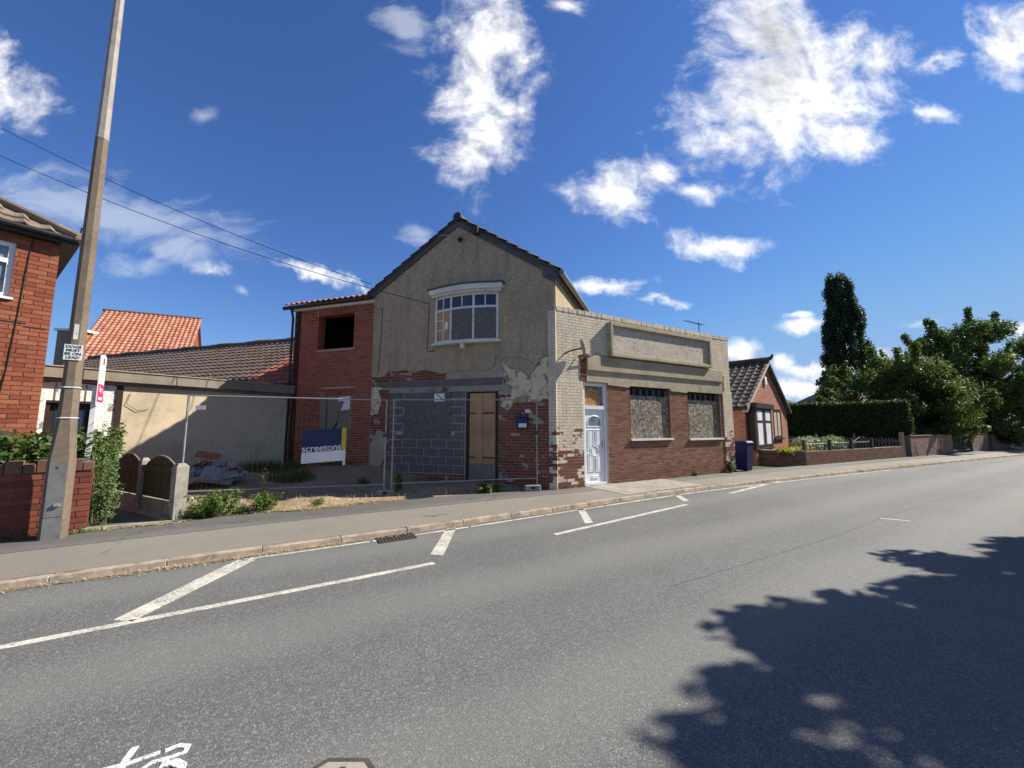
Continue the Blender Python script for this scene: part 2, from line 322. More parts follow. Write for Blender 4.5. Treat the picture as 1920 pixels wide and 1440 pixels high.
def tile_mat(name, c1, c2, c3, moss=None):
    m, t, b = new_mat(name, .85, .25); p = t.pos(); r = t.rnd()
    c = t.ramp(r, [(0, c1), (.5, c2), (1, c3)])
    c = t.mix(t.m('MULTIPLY', t.mr(t.noise(14, 5, .7, p), .42, .75), .5), c, tuple(x*.45 for x in c1))
    if moss: c = t.mix(t.mr(t.noise(2.2, 6, .7, p), .5, .72), c, moss)
    t.l.new(c, b.inputs['Base Color']); bump(t, b, t.noise(90, 4, .6, p), .3, .004); return m
MT['tile_orange'] = tile_mat('orange_pantile', (.33,.135,.085), (.42,.18,.115), (.50,.235,.155))
MT['tile_brown'] = tile_mat('brown_roof_tile', (.11,.082,.07), (.135,.10,.084), (.165,.12,.10), (.14,.118,.098))
MT['tile_red'] = tile_mat('red_new_tile', (.24,.095,.065), (.29,.115,.078), (.33,.135,.09))
MT['tile_grey'] = tile_mat('grey_brown_tile', (.17,.125,.10), (.22,.165,.13), (.27,.205,.16), (.14,.115,.085))
MT['tile_dark'] = tile_mat('charcoal_tile', (.05,.042,.04), (.068,.056,.052), (.09,.074,.066))
MT['tile_green'] = tile_mat('mossy_tile', (.09,.09,.06), (.11,.105,.07), (.13,.12,.085))
MT['rubble'] = plain('broken_concrete', (.27,.265,.26), (.18,.175,.17), 6, c3=(.12,.115,.11), sc3=3)
MT['rubble_red'] = plain('broken_red_tile', (.34,.11,.065), (.26,.085,.05), 8)
MT['straw'] = leaf_mat('dry_straw', [(.30,.22,.11),(.48,.37,.20),(.60,.50,.32)], .15, .8)
MT['leaf_weed'] = leaf_mat('weed_leaf', [(.06,.115,.018),(.115,.18,.032),(.20,.27,.07)])
MT['leaf_ivy'] = leaf_mat('bramble_leaf', [(.045,.085,.016),(.08,.13,.028),(.14,.16,.045)])
MT['leaf_tall'] = leaf_mat('tall_weed_leaf', [(.11,.17,.06),(.17,.24,.095),(.25,.32,.15)])
MT['grass'] = leaf_mat('grass_blade', [(.05,.09,.015),(.085,.13,.025),(.16,.17,.06)])
MT['leaf_poplar'] = leaf_mat('poplar_leaf', [(.012,.035,.02),(.022,.055,.028),(.045,.09,.04)], .2)
MT['leaf_hedge'] = leaf_mat('conifer_hedge_leaf', [(.014,.032,.008),(.03,.058,.014),(.06,.095,.022)], .2)
MT['leaf_shrub'] = leaf_mat('shrub_leaf', [(.045,.07,.014),(.105,.145,.03),(.20,.245,.065)])
MT['leaf_ash'] = leaf_mat('ash_leaf', [(.06,.095,.024),(.115,.17,.042),(.20,.255,.08)])
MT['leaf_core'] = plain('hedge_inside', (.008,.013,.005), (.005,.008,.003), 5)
MT['flower_y'] = leaf_mat('yellow_petal', [(.6,.5,.03),(.7,.6,.06),(.75,.68,.2)], .2)
MT['flower_w'] = leaf_mat('white_green_leaf', [(.12,.19,.05),(.35,.42,.22),(.6,.63,.5)], .2)
MT['bark'] = plain('bark', (.11,.085,.06), (.06,.048,.035), 8, bs=.8, bd=.02)
MT['sand_stone'] = plain('sandstone_coping', (.38,.32,.25), (.28,.235,.18), 5)

# ------------------------------------------------------------------ geometry helpers
class Frame:
    """a vertical wall: o plan origin, u direction along it, n outward normal"""
    def __init__(s, o, u, sg=1):
        L = math.hypot(*u); s.o = o; s.u = (u[0]/L, u[1]/L); s.n = (s.u[1]*sg, -s.u[0]*sg)
    def p(s, a, d, z): return (s.o[0]+s.u[0]*a+s.n[0]*d, s.o[1]+s.u[1]*a+s.n[1]*d, z)
class MB:
    def __init__(s): s.v = []; s.f = []
    def add(s, vs, fs): k = len(s.v); s.v += [tuple(q) for q in vs]; s.f += [tuple(k+i for i in f) for f in fs]; return s
    def hexa(s, P8): return s.add(P8, [(0,3,2,1),(4,5,6,7),(0,1,5,4),(1,2,6,5),(2,3,7,6),(3,0,4,7)])
    def box(s, F, a0, a1, d0, d1, z0, z1):
        return s.hexa([F.p(a0,d0,z0),F.p(a1,d0,z0),F.p(a1,d1,z0),F.p(a0,d1,z0),F.p(a0,d0,z1),F.p(a1,d0,z1),F.p(a1,d1,z1),F.p(a0,d1,z1)])
    def aabb(s, x0,x1,y0,y1,z0,z1):
        return s.hexa([(x0,y0,z0),(x1,y0,z0),(x1,y1,z0),(x0,y1,z0),(x0,y0,z1),(x1,y0,z1),(x1,y1,z1),(x0,y1,z1)])
    def prism(s, F, pts, d0, d1):
        n = len(pts); vs = [F.p(a,d1,z) for a,z in pts]+[F.p(a,d0,z) for a,z in pts]
        return s.add(vs, [tuple(range(n)), tuple(range(2*n-1,n-1,-1))]+[(i,(i+1)%n,n+(i+1)%n,n+i) for i in range(n)])
    def flat(s, pts, z0, z1):
        n = len(pts); vs = [(x,y,z1) for x,y in pts]+[(x,y,z0) for x,y in pts]
        return s.add(vs, [tuple(range(n)), tuple(range(2*n-1,n-1,-1))]+[(i,(i+1)%n,n+(i+1)%n,n+i) for i in range(n)])
    def tube(s, path, r, k=8, cap=True):
        path = [Vector(q) for q in path]; n = len(path); rs = r if isinstance(r, (list,tuple)) else [r]*n
        vs = []; prev = None
        for i, q in enumerate(path):
            d = (path[min(i+1,n-1)]-path[max(i-1,0)]).normalized()
            a = prev - d*prev.dot(d) if prev is not None else d.orthogonal()
            a = a.normalized(); prev = a; b = d.cross(a)
            vs += [q+(a*math.cos(2*math.pi*j/k)+b*math.sin(2*math.pi*j/k))*rs[i] for j in range(k)]
        fs = [(i*k+j, i*k+(j+1)%k, (i+1)*k+(j+1)%k, (i+1)*k+j) for i in range(n-1) for j in range(k)]
        if cap: fs += [tuple(range(k-1,-1,-1)), tuple((n-1)*k+j for j in range(k))]
        return s.add(vs, fs)
    def loft(s, rings, cap=True):
        k = len(rings[0]); vs = [q for r in rings for q in r]
        fs = [(i*k+j, i*k+(j+1)%k, (i+1)*k+(j+1)%k, (i+1)*k+j) for i in range(len(rings)-1) for j in range(k)]
        if cap: fs += [tuple(range(k-1,-1,-1)), tuple((len(rings)-1)*k+j for j in range(k))]
        return s.add(vs, fs)
    def build(s, name, mat, parent=None, smooth=False, bevel=0):
        me = bpy.data.meshes.new(name); me.from_pydata([tuple(v) for v in s.v], [], s.f)
        if len(s.f) < 20000:
            bm = bmesh.new(); bm.from_mesh(me); bmesh.ops.recalc_face_normals(bm, faces=bm.faces)
            if bevel: bmesh.ops.bevel(bm, geom=bm.edges[:], offset=bevel, segments=1, affect='EDGES')
            bm.to_mesh(me); bm.free()
        return link(name, me, mat, parent, smooth)
def link(name, me, mat, parent=None, smooth=False):
    if isinstance(mat, str): mat = MT[mat]
    if not me.materials: me.materials.append(mat)
    if smooth: me.polygons.foreach_set('use_smooth', [True]*len(me.polygons))
    o = bpy.data.objects.new(name, me); COL.objects.link(o)
    par(o, parent); return o
def par(o, parent):
    if parent is not None:
        o.parent = parent
        if parent.type == 'EMPTY': o.matrix_parent_inverse = Matrix.Translation(-parent.location)
def thing(name, loc, label, cat, group=None):
    o = bpy.data.objects.new(name, None); COL.objects.link(o); o.location = loc; o.empty_display_size = .2
    return tag(o, label, cat, group)
def tag(o, label=None, cat=None, group=None, kind=None):
    for k, v in (('label',label),('category',cat),('group',group),('kind',kind)):
        if v: o[k] = v
    return o
def qmesh(name, V, mat, parent=None, per=4, smooth=False):
    """V: (n*per,3) array, one polygon per 'per' vertices"""
    V = np.asarray(V, np.float32).reshape(-1, 3); n = len(V)//per
    me = bpy.data.meshes.new(name); me.vertices.add(len(V)); me.vertices.foreach_set('co', V.ravel())
    me.loops.add(n*per); me.loops.foreach_set('vertex_index', np.arange(n*per, dtype=np.int32))
    me.polygons.add(n); me.polygons.foreach_set('loop_start', np.arange(0, n*per, per, dtype=np.int32))
    me.polygons.foreach_set('loop_total', np.full(n, per, np.int32)); me.update(calc_edges=True)
    return link(name, me, mat, parent, smooth)
def unit_cube():
    b = MB(); b.aabb(-.5,.5,-.5,.5,-.5,.5)
    me = bpy.data.meshes.new('piece'); me.from_pydata(b.v, [], b.f); return me
_pieces = {}
def piece_mesh(matname):
    if matname not in _pieces:
        me = unit_cube(); me.materials.append(MT[matname]); _pieces[matname] = me
    return _pieces[matname]
def fmat(F, a, d, z, sa, sd, sz):
    u = Vector((*F.u,0)); up = Vector((0,0,1)); m = up.cross(u)
    c = Vector(F.p(a,d,z)); M = Matrix.Identity(4)
    for i in range(3): M[i][0] = u[i]*sa; M[i][1] = m[i]*sd; M[i][2] = up[i]*sz; M[i][3] = c[i]
    return M
def piece(name, matname, F, a0, a1, d0, d1, z0, z1, parent):
    o = bpy.data.objects.new(name, piece_mesh(matname)); COL.objects.link(o); par(o, parent)
    o.matrix_basis = fmat(F, (a0+a1)/2, (d0+d1)/2, (z0+z1)/2, a1-a0, abs(d1-d0), z1-z0); return o
def brick_rects(a0, a1, z0, z1, course, bl, joint, holes=(), clip=None, bond='stretch', rnd=random):
    out = []; k = 0; z = z0
    while z < z1-.02:
        zt = min(z+course-joint, z1)
        L = bl if bond != 'english' or k % 2 == 0 else bl/2
        off = 0 if k % 2 == 0 else (bl/2 if bond != 'english' else bl/4)
        a = a0-off
        while a < a1-.01:
            segs = [(max(a, a0), min(a+L-joint, a1))]
            for h0, h1, y0, y1 in holes:
                if zt > y0+.01 and z < y1-.01:
                    ns = []
                    for s0, s1 in segs:
                        if s1 <= h0 or s0 >= h1: ns.append((s0,s1)); continue
                        if s0 < h0: ns.append((s0,h0))
                        if s1 > h1: ns.append((h1,s1))
                    segs = ns
            for s0, s1 in segs:
                if s1-s0 > .03 and (clip is None or clip((s0+s1)/2, (z+zt)/2)): out.append((s0,s1,z,zt))
            a += L
        z += course; k += 1
    return out
def lay(F, rects, parent, matname, d0=-.02, d1=.007, n_ind=300, key=None, jit=.0025, name='brick', rest='brickwork'):
    """bricks: the n_ind that show largest are objects of their own, the rest one joined part"""
    if key: rects = sorted(rects, key=key)
    for i, (s0,s1,z0,z1) in enumerate(rects[:n_ind]):
        piece(name, matname, F, s0, s1, d0, d1+random.uniform(-jit,jit), z0, z1, parent)
    if len(rects) > n_ind:
        b = MB()
        for s0,s1,z0,z1 in rects[n_ind:]: b.box(F, s0, s1, d0, d1+random.uniform(-jit,jit), z0, z1)
        tag(b.build(rest, matname, parent), kind='stuff')
def text(name, body, F, a, d, z, size, matname, parent, shear=0, sx=1, align='CENTER', slope=0, flip=False):
    c = bpy.data.curves.new(name, 'FONT'); c.body = body; c.size = size; c.extrude = .0015; c.align_x = align; c.align_y = 'CENTER'; c.shear = shear; c.offset = size*.012
    c.materials.append(MT[matname]); o = bpy.data.objects.new(name, c); COL.objects.link(o); par(o, parent)
    u = Vector((*F.u,0)); n = Vector((*F.n,0))
    if u.cross(Vector((0,0,1))).dot(n) < 0: u = -u
    u2 = (u+Vector((0,0,slope))).normalized(); up = n.cross(u2)
    p = Vector(F.p(a,d,z)); M = Matrix.Identity(4)
    for i in range(3): M[i][0] = u2[i]*sx; M[i][1] = up[i]; M[i][2] = n[i]; M[i][3] = p[i]
    bpy.context.view_layer.update(); me = bpy.data.meshes.new_from_object(o.evaluated_get(bpy.context.evaluated_depsgraph_get()))
    if not me.materials: me.materials.append(MT[matname])
    bpy.data.objects.remove(o); bpy.data.curves.remove(c)
    o = bpy.data.objects.new(name, me); COL.objects.link(o); par(o, parent); o.matrix_basis = M; return o
def tiles(name, O, u, v, nu, nv, w, h, mat, parent, prof='pan', amp=.03, thick=.018, individual=False, clip=None, rest='roof_tiles', m=5, stag=0):
    """roof tiles: O eave corner, u along the eave, v up the slope (unit vectors)"""
    O, u, v = Vector(O), Vector(u).normalized(), Vector(v).normalized(); n = u.cross(v)
    if n.z < 0: n = -n
    prof_h = []
    for i in range(m+1):
        x = i/m
        prof_h.append(amp*(math.sin(2*math.pi*x-1.0)*.5+.5) if prof == 'pan' else (amp*max(0, math.sin(math.pi*min(1, x/.45))) if prof == 'roman' else 0))
    def tile(base, jx=0):
        vs = []
        for (t0, lift) in ((0, thick+.012), (h*1.12, .0)):
            for i in range(m+1): vs.append(base+u*(w*i/m)+v*t0+n*(prof_h[i]+lift+jx))
        for i in range(m+1): vs.append(base+u*(w*i/m)+n*(prof_h[i]+.012-thick*.6+jx))
        fs = [(i,i+1,m+1+i+1,m+1+i) for i in range(m)]+[(2*(m+1)+i,2*(m+1)+i+1,i+1,i) for i in range(m)]
        return vs, fs
    if individual:
        b = MB(); b.add(*tile(Vector((0,0,0)))); me = bpy.data.meshes.new(name); me.from_pydata([tuple(q) for q in b.v], [], b.f); me.materials.append(MT[mat])
    B = MB()
    for j in range(nv):
        for i in range(nu):
            base = O+u*(w*(i+(stag if j%2 else 0)))+v*(h*j)
            if clip and not clip(base+u*w/2+v*h/2): continue
            if individual:
                o = bpy.data.objects.new(name, me); COL.objects.link(o); par(o, parent); o.matrix_basis = Matrix.Translation(base+n*random.uniform(0,.003))
            else: B.add(*tile(base, random.uniform(0,.004)))
    if not individual: return tag(B.build(rest, mat, parent), kind='stuff')
def leaves(name, ell, n, size, mat, parent=None, shell=.55, seed=0, up=.3, aspect=.55, zmin=None, droop=0):
    """n small leaves spread through ellipsoids (cx,cy,cz,rx,ry,rz,weight)"""
    g = np.random.default_rng(seed); E = np.array(ell, float); wts = E[:,6]/E[:,6].sum()
    idx = g.choice(len(E), n, p=wts); e = E[idx]
    d = g.normal(size=(n,3)); d /= np.linalg.norm(d, axis=1)[:,None]
    r = shell+(1-shell)*g.random(n)**.7; r *= 1+.12*g.normal(size=n)
    c = e[:,:3]+d*r[:,None]*e[:,3:6]
    if zmin is not None: c = c[c[:,2] > zmin]; d = d[:len(c)]
    k = len(c)
    nrm = d*.6+g.normal(size=(k,3))*.7+np.array([0,0,up]); nrm /= np.linalg.norm(nrm, axis=1)[:,None]
    a = np.cross(nrm, g.normal(size=(k,3))); a /= np.linalg.norm(a, axis=1)[:,None]+1e-9
    b = np.cross(nrm, a); s = size*(.6+.8*g.random(k))[:,None]
    V = np.stack([c-a*s, c-b*s*aspect+nrm*s*.15, c+a*s-nrm*s*droop, c+b*s*aspect+nrm*s*.15], 1)
    return qmesh(name, V, mat, parent)
def blades(name, pts, mat, parent=None, hgt=(.1,.3), wid=.008, lean=.4, seed=0, segs=2):
    g = np.random.default_rng(seed); out = []
    for (x,y,z) in pts:
        h = g.uniform(*hgt); an = g.uniform(0, 6.283); ln = g.uniform(.05, lean)*h; wx, wy = math.cos(an+1.57)*wid, math.sin(an+1.57)*wid
        dx, dy_ = math.cos(an)*ln, math.sin(an)*ln
        m1 = (x+dx*.3, y+dy_*.3, z+h*.6); tp = (x+dx, y+dy_, z+h*(1-.25*lean))
        out += [(x-wx,y-wy,z),(x+wx,y+wy,z),(m1[0]+wx*.8,m1[1]+wy*.8,m1[2]),(m1[0]-wx*.8,m1[1]-wy*.8,m1[2])]
        out += [(m1[0]-wx*.8,m1[1]-wy*.8,m1[2]),(m1[0]+wx*.8,m1[1]+wy*.8,m1[2]),(tp[0]+wx*.1,tp[1]+wy*.1,tp[2]),(tp[0]-wx*.1,tp[1]-wy*.1,tp[2])]
    return qmesh(name, out, mat, parent)

# ------------------------------------------------------------------ ground, road, kerb, pavement
EX, MX = (.866,.5), (-.5,.866)          # along and across the road
def tw(p): return (p[0]*EX[0]+p[1]*EX[1], p[0]*MX[0]+p[1]*MX[1])
def xy(t_, w_): return (EX[0]*t_+MX[0]*w_, EX[1]*t_+MX[1]*w_)
KP = [(-90,-46),(-30,-11),(-12,-.2),(-5.01,3.93),(-3.75,4.66),(-1.98,5.69),(-.89,6.33),(.93,7.5),(2.85,8.72),(4.84,9.9),(7.84,11.43),(12.39,13.72),(19.26,17.05),(27.75,21.14),(60,36),(200,100)]
BP = [(-90,-43),(-30,-8.3),(-12,2.3),(-7.0,5.2),(-6.26,5.80),(-5.36,6.37),(-4.68,6.82),(-3.63,7.48),(-2.59,7.99),(-.72,8.92),(1.08,9.62),(6.94,12.93),(11.3,15.1),(19.2,19.1),(24.6,21.75),(37,28.1),(60,40),(200,108)]
KT, KW = np.array([tw(p) for p in KP]).T; BT, BW = np.array([tw(p) for p in BP]).T
def kerb_w(t_): return float(np.mean([np.interp(t_+q, KT, KW) for q in (-1.2,-.6,0,.6,1.2)]))
def back_w(t_): return float(np.interp(t_, BT, BW))
ROADW = 7.3
TS = list(np.arange(-100,-14,6))+list(np.arange(-14,40,.35))+list(np.arange(40,230,8))
def ribbon(name, f0, f1, z, mat, nw=6, zf=None):
    b = MB(); n = nw+1
    for t_ in TS:
        a, c = f0(t_), f1(t_)
        for j in range(n):
            w_ = a+(c-a)*j/nw; b.v.append((*xy(t_, w_), z))
    b.f = [(i*n+j, (i+1)*n+j, (i+1)*n+j+1, i*n+j+1) for i in range(len(TS)-1) for j in range(nw)]
    return b.build(name, mat)
g = MB().add([(-1500,-1500,-.06),(1500,-1500,-.06),(1500,1500,-.06),(-1500,1500,-.06)], [(0,1,2,3)]).build('ground', 'lawn')
tag(g, 'rough grassy ground stretching away behind the houses', 'ground', kind='structure')
road = tag(ribbon('road', lambda q: kerb_w(q)-ROADW, lambda q: kerb_w(q)+.02, 0, 'road'), 'worn grey asphalt road with white bay markings', 'road', kind='structure')
pave = tag(ribbon('pavement', lambda q: kerb_w(q)+.13, lambda q: max(back_w(q)+.03, kerb_w(q)+.2), .07, 'pave_old'), 'patched asphalt pavement in front of the boarded shop', 'pavement', kind='structure')
tag(ribbon('pavement_strip', lambda q: kerb_w(q)+.13+.58*(back_w(q)-kerb_w(q)-.13), lambda q: max(back_w(q)+.03, kerb_w(q)+.2), .074, 'pave_new', 2), 'darker resurfaced strip along the back of the pavement', 'pavement', kind='structure')
tag(ribbon('far_pavement', lambda q: kerb_w(q)-ROADW-2, lambda q: kerb_w(q)-ROADW, .07, 'pave_old', 2), 'pavement on the tree lined side of the road', 'pavement', kind='structure')
tag(ribbon('garden_ground', lambda q: max(back_w(q)+.03, kerb_w(q)+.2), lambda q: back_w(q)+70, .03, 'lawn', 3), 'garden ground behind the pavement and walls', 'ground', kind='structure')
def patch_sheet(t0, t1, k0, k1, z, mat, label):
    def pt(q, k): a, c = kerb_w(q)+.14, back_w(q); return xy(q, a+(c-a)*k)
    tag(MB().flat([pt(t0,k0),pt((t0+t1)/2,k0+.01),pt(t1,k0),pt(t1+.05,k1),pt((t0+t1)/2,k1-.015),pt(t0-.03,k1)], .05, z).build('pavement_patch', mat), label, 'pavement', kind='structure')
patch_sheet(6.6, 9.4, .05, .97, .0785, 'concrete', 'pale concrete crossing in the pavement before the shop door')
patch_sheet(-4.4, -3.2, .12, .55, .0762, 'pave_new', 'dark asphalt repair in the pavement by the lamp post')
kerb = thing('kerb', (*xy(0, kerb_w(0)), 0), 'worn pinkish concrete kerb along the shop side pavement', 'kerb'); kerb['kind'] = 'structure'
t_ = -13.0
while t_ < 46:
    L = .914; p0 = Vector((*xy(t_, kerb_w(t_)),0)); p1 = Vector((*xy(t_+L, kerb_w(t_+L)),0))
    F = Frame(p0.xy, (p1-p0).xy, 1); dz = random.uniform(-.006,.006); up = .072+dz*.5
    b = MB(); l = (p1-p0).length-.004
    b.hexa([F.p(0,.0,-.02),F.p(l,.0,-.02),F.p(l,-.145,-.02),F.p(0,-.145,-.02),F.p(0,-.022,up),F.p(l,-.022,up),F.p(l,-.145,up-.004),F.p(0,-.145,up-.004)])
    b.build('kerb_stone', 'kerb', kerb, bevel=.008); t_ += L
# gutter dirt and edge line
def marking(pts, mat='paint', z=.004, name='road_marking'):
    o = MB().flat(pts, .0015, z).build(name, mat, road); return o
def line(p, q, wd):
    d = Vector((q[0]-p[0], q[1]-p[1])).normalized(); s = Vector((-d.y, d.x))*wd/2
    return [(p[0]+s.x,p[1]+s.y),(p[0]-s.x,p[1]-s.y),(q[0]-s.x,q[1]-s.y),(q[0]+s.x,q[1]+s.y)]
marking(line((-8.5,.03),(-.91,4.70),.085)); marking(line((.63,5.89),(3.57,8.07),.085)); marking(line((5.17,9.36),(7.76,11.40),.09))
marking([(-3.3,3.37),(-3.12,3.35),(-3.08,4.82),(-3.29,4.82)]); marking([(-1.03,6.2),(-.88,6.27),(-.85,4.97),(-1.02,5.0)])
marking([(1.26,7.62),(1.4,7.7),(1.34,6.57),(1.2,6.54)]); marking([(3.76,9.18),(3.91,9.26),(3.8,8.47),(3.65,8.41)]); marking([(6.24,10.58),(6.38,10.66),(6.33,10.33),(6.18,10.33)])
for t0 in np.arange(-.4, 19, 1.5):
    b = []; c = []
    for q in np.linspace(t0, t0+1.46, 4): b.append(xy(q, kerb_w(q)-.10)); c.append(xy(q, kerb_w(q)-.16))
    marking(b+c[::-1])
marking(line((6.4,6.9),(6.72,6.70),.05), z=.003)
for k_, (t0, t1) in enumerate(((-9.5,-3.2),(-3.4,1.9),(1.7,6.5))):
    b = []; c = []
    for q in np.arange(t0, t1, .07): b.append(xy(q, kerb_w(q)-.002)); c.append(xy(q, kerb_w(q)-.05-.035*(math.sin(q*3.1)+math.sin(q*7.7+1))*.5-random.uniform(0,.03)))
    marking(b+c[::-1], 'silt', .0052+.0004*k_, 'gutter_silt')
# sprayed surveyor's mark
def stroke(pts, r):
    b = MB(); n = len(pts); L = []; Rr = []
    for i, q in enumerate(pts):
        d = Vector((pts[min(i+1,n-1)][0]-pts[max(i-1,0)][0], pts[min(i+1,n-1)][1]-pts[max(i-1,0)][1])).normalized()
        L.append((q[0]-d.y*r, q[1]+d.x*r)); Rr.append((q[0]+d.y*r, q[1]-d.x*r))
    return L+Rr[::-1]
marking(stroke([(-1.885,2.11),(-1.86,2.04),(-1.80,1.92),(-1.76,1.80)], .016), 'spray', .0035); marking(stroke([(-1.95,1.96),(-1.83,2.01),(-1.73,2.075)], .013), 'spray', .0055)
marking(stroke([(-1.715,2.085),(-1.675,2.12),(-1.625,2.115),(-1.61,2.08),(-1.66,2.045),(-1.72,2.02),(-1.73,1.98),(-1.68,1.95)], .014), 'spray', .0035)
marking(stroke([(-1.66,2.0),(-1.61,2.02),(-1.56,2.0),(-1.53,1.95)], .02), 'spray', .0075)
# hairline joint in the middle of the carriageway
cr = []; ptsc = [(1.6,4.05),(2.21,4.39),(3.3,5.0),(4.49,5.69),(6.6,7.0),(8.97,8.41),(14.48,11.3),(24,16.2)]
for i in range(len(ptsc)-1):
    for k in range(12):
        q = k/12; cr.append((ptsc[i][0]+(ptsc[i+1][0]-ptsc[i][0])*q+random.uniform(-.012,.012), ptsc[i][1]+(ptsc[i+1][1]-ptsc[i][1])*q+random.uniform(-.012,.012)))
marking(stroke(cr, .003), 'lead', .0025, 'tar_joint')
# gully grate and manhole
gt_ = tw((-1.95,5.7))[0]; F = Frame(xy(gt_, kerb_w(gt_)-.295), (.86,.51))
gr = thing('drain_grate', (-1.7,5.75,0), 'rusty slotted drain grate in the gutter by the kerb', 'drain')
b = MB(); b.box(F,0,.52,0,-.03,.001,.016).box(F,0,.52,-.25,-.28,.001,.016).box(F,0,.03,-.03,-.25,.001,.016).box(F,.49,.52,-.03,-.25,.001,.016); b.build('frame','iron',gr)
MB().box(F,.03,.49,-.03,-.25,.0012,.0085).build('pit','ink',gr)
for i in range(9): MB().box(F,.045+i*.05,.045+i*.05+.026,-.03,-.25,.0085,.0155).build('bar','iron',gr)
mh = thing('manhole_cover', (-.79,1.80,0), 'chamfered iron manhole cover set in the road', 'manhole')
ang = [R(22.5+45*i) for i in range(8)]
MB().flat([(-.79+.25*math.cos(a),1.81+.25*math.sin(a)) for a in ang], .001, .006).build('frame','iron',mh)
MB().flat([(-.79+.22*math.cos(a),1.81+.22*math.sin(a)) for a in ang], .0062, .010).build('lid','concrete',mh)
for i in range(6):
    a = R(60*i+30); MB().flat([(-.79+.15*math.cos(a)+.025*math.cos(c),1.81+.15*math.sin(a)+.025*math.sin(c)) for c in [R(60*j) for j in range(6)]], .0102, .015).build('stud','iron',mh)

# ------------------------------------------------------------------ yard
A = (1.08,9.51); UG = (-.951,.309); G = Frame(A, UG, -1)            # gable wall, s runs away from the shop corner
S = Frame(A, (.871,.491), 1)                                        # shop front
RC = G.p(8.5,0,0)                                                   # far corner of the brick extension
Y_ = Frame((RC[0],RC[1]), (-.53,-.85), -1)                          # yard wall, runs towards the street
def sm(a, b, x): q = min(1, max(0, (x-a)/(b-a))); return q*q*(3-2*q)
def hash_noise(x, y): return math.sin(x*3.1+y*1.7)*.5+math.sin(x*1.3-y*4.3+1)*.3+math.sin(x*7.7+y*6.1)*.2
GF = Frame((-5.5,6.5), (-.88,.47), -1)                              # line of the concrete post fence
def yard_z(x, y):
    k = tw((x,y))[1]-back_w(tw((x,y))[0])
    side = (x+5.5)*.47+(y-6.5)*.88                                  # <0: path side of the post fence
    z = .062+.10*sm(.1,1.0,k)+.20*sm(.9,4,k)*sm(.5,-4.5,x)
    z += .16*math.exp(-((x+4.3)**2/1.6+(y-11.0)**2/.7))+.035*hash_noise(x,y)*sm(.2,.8,k)
    return z if side > 0 else .04+(z-.04)*sm(-.25,0,side)
yb = MB(); nx = 110; ny = 64; T0, T1 = tw((-10.5,5))[0], tw((1.3,9.6))[0]
for i in range(nx+1):
    for j in range(ny+1):
        q = T0+(T1-T0)*i/nx; x, y = xy(q, back_w(q)+.02+6.5*j/ny); yb.v.append((x, y, yard_z(x,y)))
yb.f = [(i*(ny+1)+j,(i+1)*(ny+1)+j,(i+1)*(ny+1)+j+1,i*(ny+1)+j+1) for i in range(nx) for j in range(ny)]
tag(yb.build('yard', 'dirt', smooth=True), 'bare earth yard with mounds beside the derelict house', 'yard', kind='structure')
pth = MB().flat([(-6.35,5.86),(-5.55,6.34),(-7.6,7.6),(-9.1,8.9),(-9.9,8.2),(-8.0,6.9)], .0, .088).build('path', 'path')
tag(pth, 'shaded concrete path leading in between garden wall and post fence', 'path', kind='structure')
MB().flat([(-6.3,5.80),(-5.35,6.34),(-5.40,6.44),(-6.38,5.92)], .0, .094).build('edging', 'concrete', pth)

# ------------------------------------------------------------------ derelict house (rendered gable)
HB = (.37,.929)                                                     # direction to the back of the house
def back(p, L): return (p[0]+HB[0]*L, p[1]+HB[1]*L)
house = thing('derelict_house', (*G.p(2.7,0,0)[:2],0), 'derelict two storey house with rendered gable and blocked up ground floor', 'house')
GW = 5.45; ZE = 5.5; ZA = 7.32
B_ = G.p(GW,0,0)
a0, b0 = A, (B_[0],B_[1]); a1, b1 = back(a0,8), back(b0,8); ap0 = G.p(2.72,0,0)[:2]; ap1 = back(ap0,8)
hb = MB()
gp = [(*a0,-.1),(*b0,-.1),(*b0,ZE),(*ap0,ZA),(*a0,ZE),(*a1,-.1),(*b1,-.1),(*b1,ZE),(*ap1,ZA),(*a1,ZE)]
gp = [(x+HB[0]*.22, y+HB[1]*.22, z) for x,y,z in gp]
hb.add(gp, [(0,1,2,3,4),(9,8,7,6,5),(0,5,6,1),(1,6,7,2),(2,7,8,3),(3,8,9,4),(4,9,5,0)])
hwall = hb.build('wall', 'mortar', house)
b = MB(); b.box(G,.0,1.50,-.21,-.003,-.1,3.35).box(G,2.42,GW,-.21,-.003,-.1,3.35).box(G,1.50,2.42,-.21,-.003,2.5,3.35); tag(b.build('mortar_bed', 'mortar', hwall), kind='stuff')
dash = [(5.45,3.0),(5.37,3.01),(5.2,2.99),(5.01,3.02),(4.93,3.09),(4.86,3.15),(4.6,3.14),(4.38,3.18),(4.16,3.16),(4.02,3.14),(3.91,3.12),(3.7,3.14),(3.49,3.12),(3.36,3.06),(3.24,3.03),(3.07,3.02),(2.93,3.06),(2.8,3.1),(2.5,3.07),(2.2,3.08),(1.89,3.05),(1.75,3.09),(1.64,3.14),(1.58,3.29),(1.6,3.36),(1.56,3.43),(1.49,3.33),(1.42,3.28),(1.3,3.2),(1.21,3.09),(1.05,3.06),(.91,3.02),(.8,2.93),(.67,2.87),(.57,2.97),(.49,3.09),(.42,3.22),(.32,3.31),(.22,3.36),(.12,3.44),(.09,3.55),(.0,3.6),(0,ZE-.02),(2.72,ZA-.03),(GW,ZE-.02)]
MB().prism(G, dash, .0, .034).build('render_coat', 'dash', house)
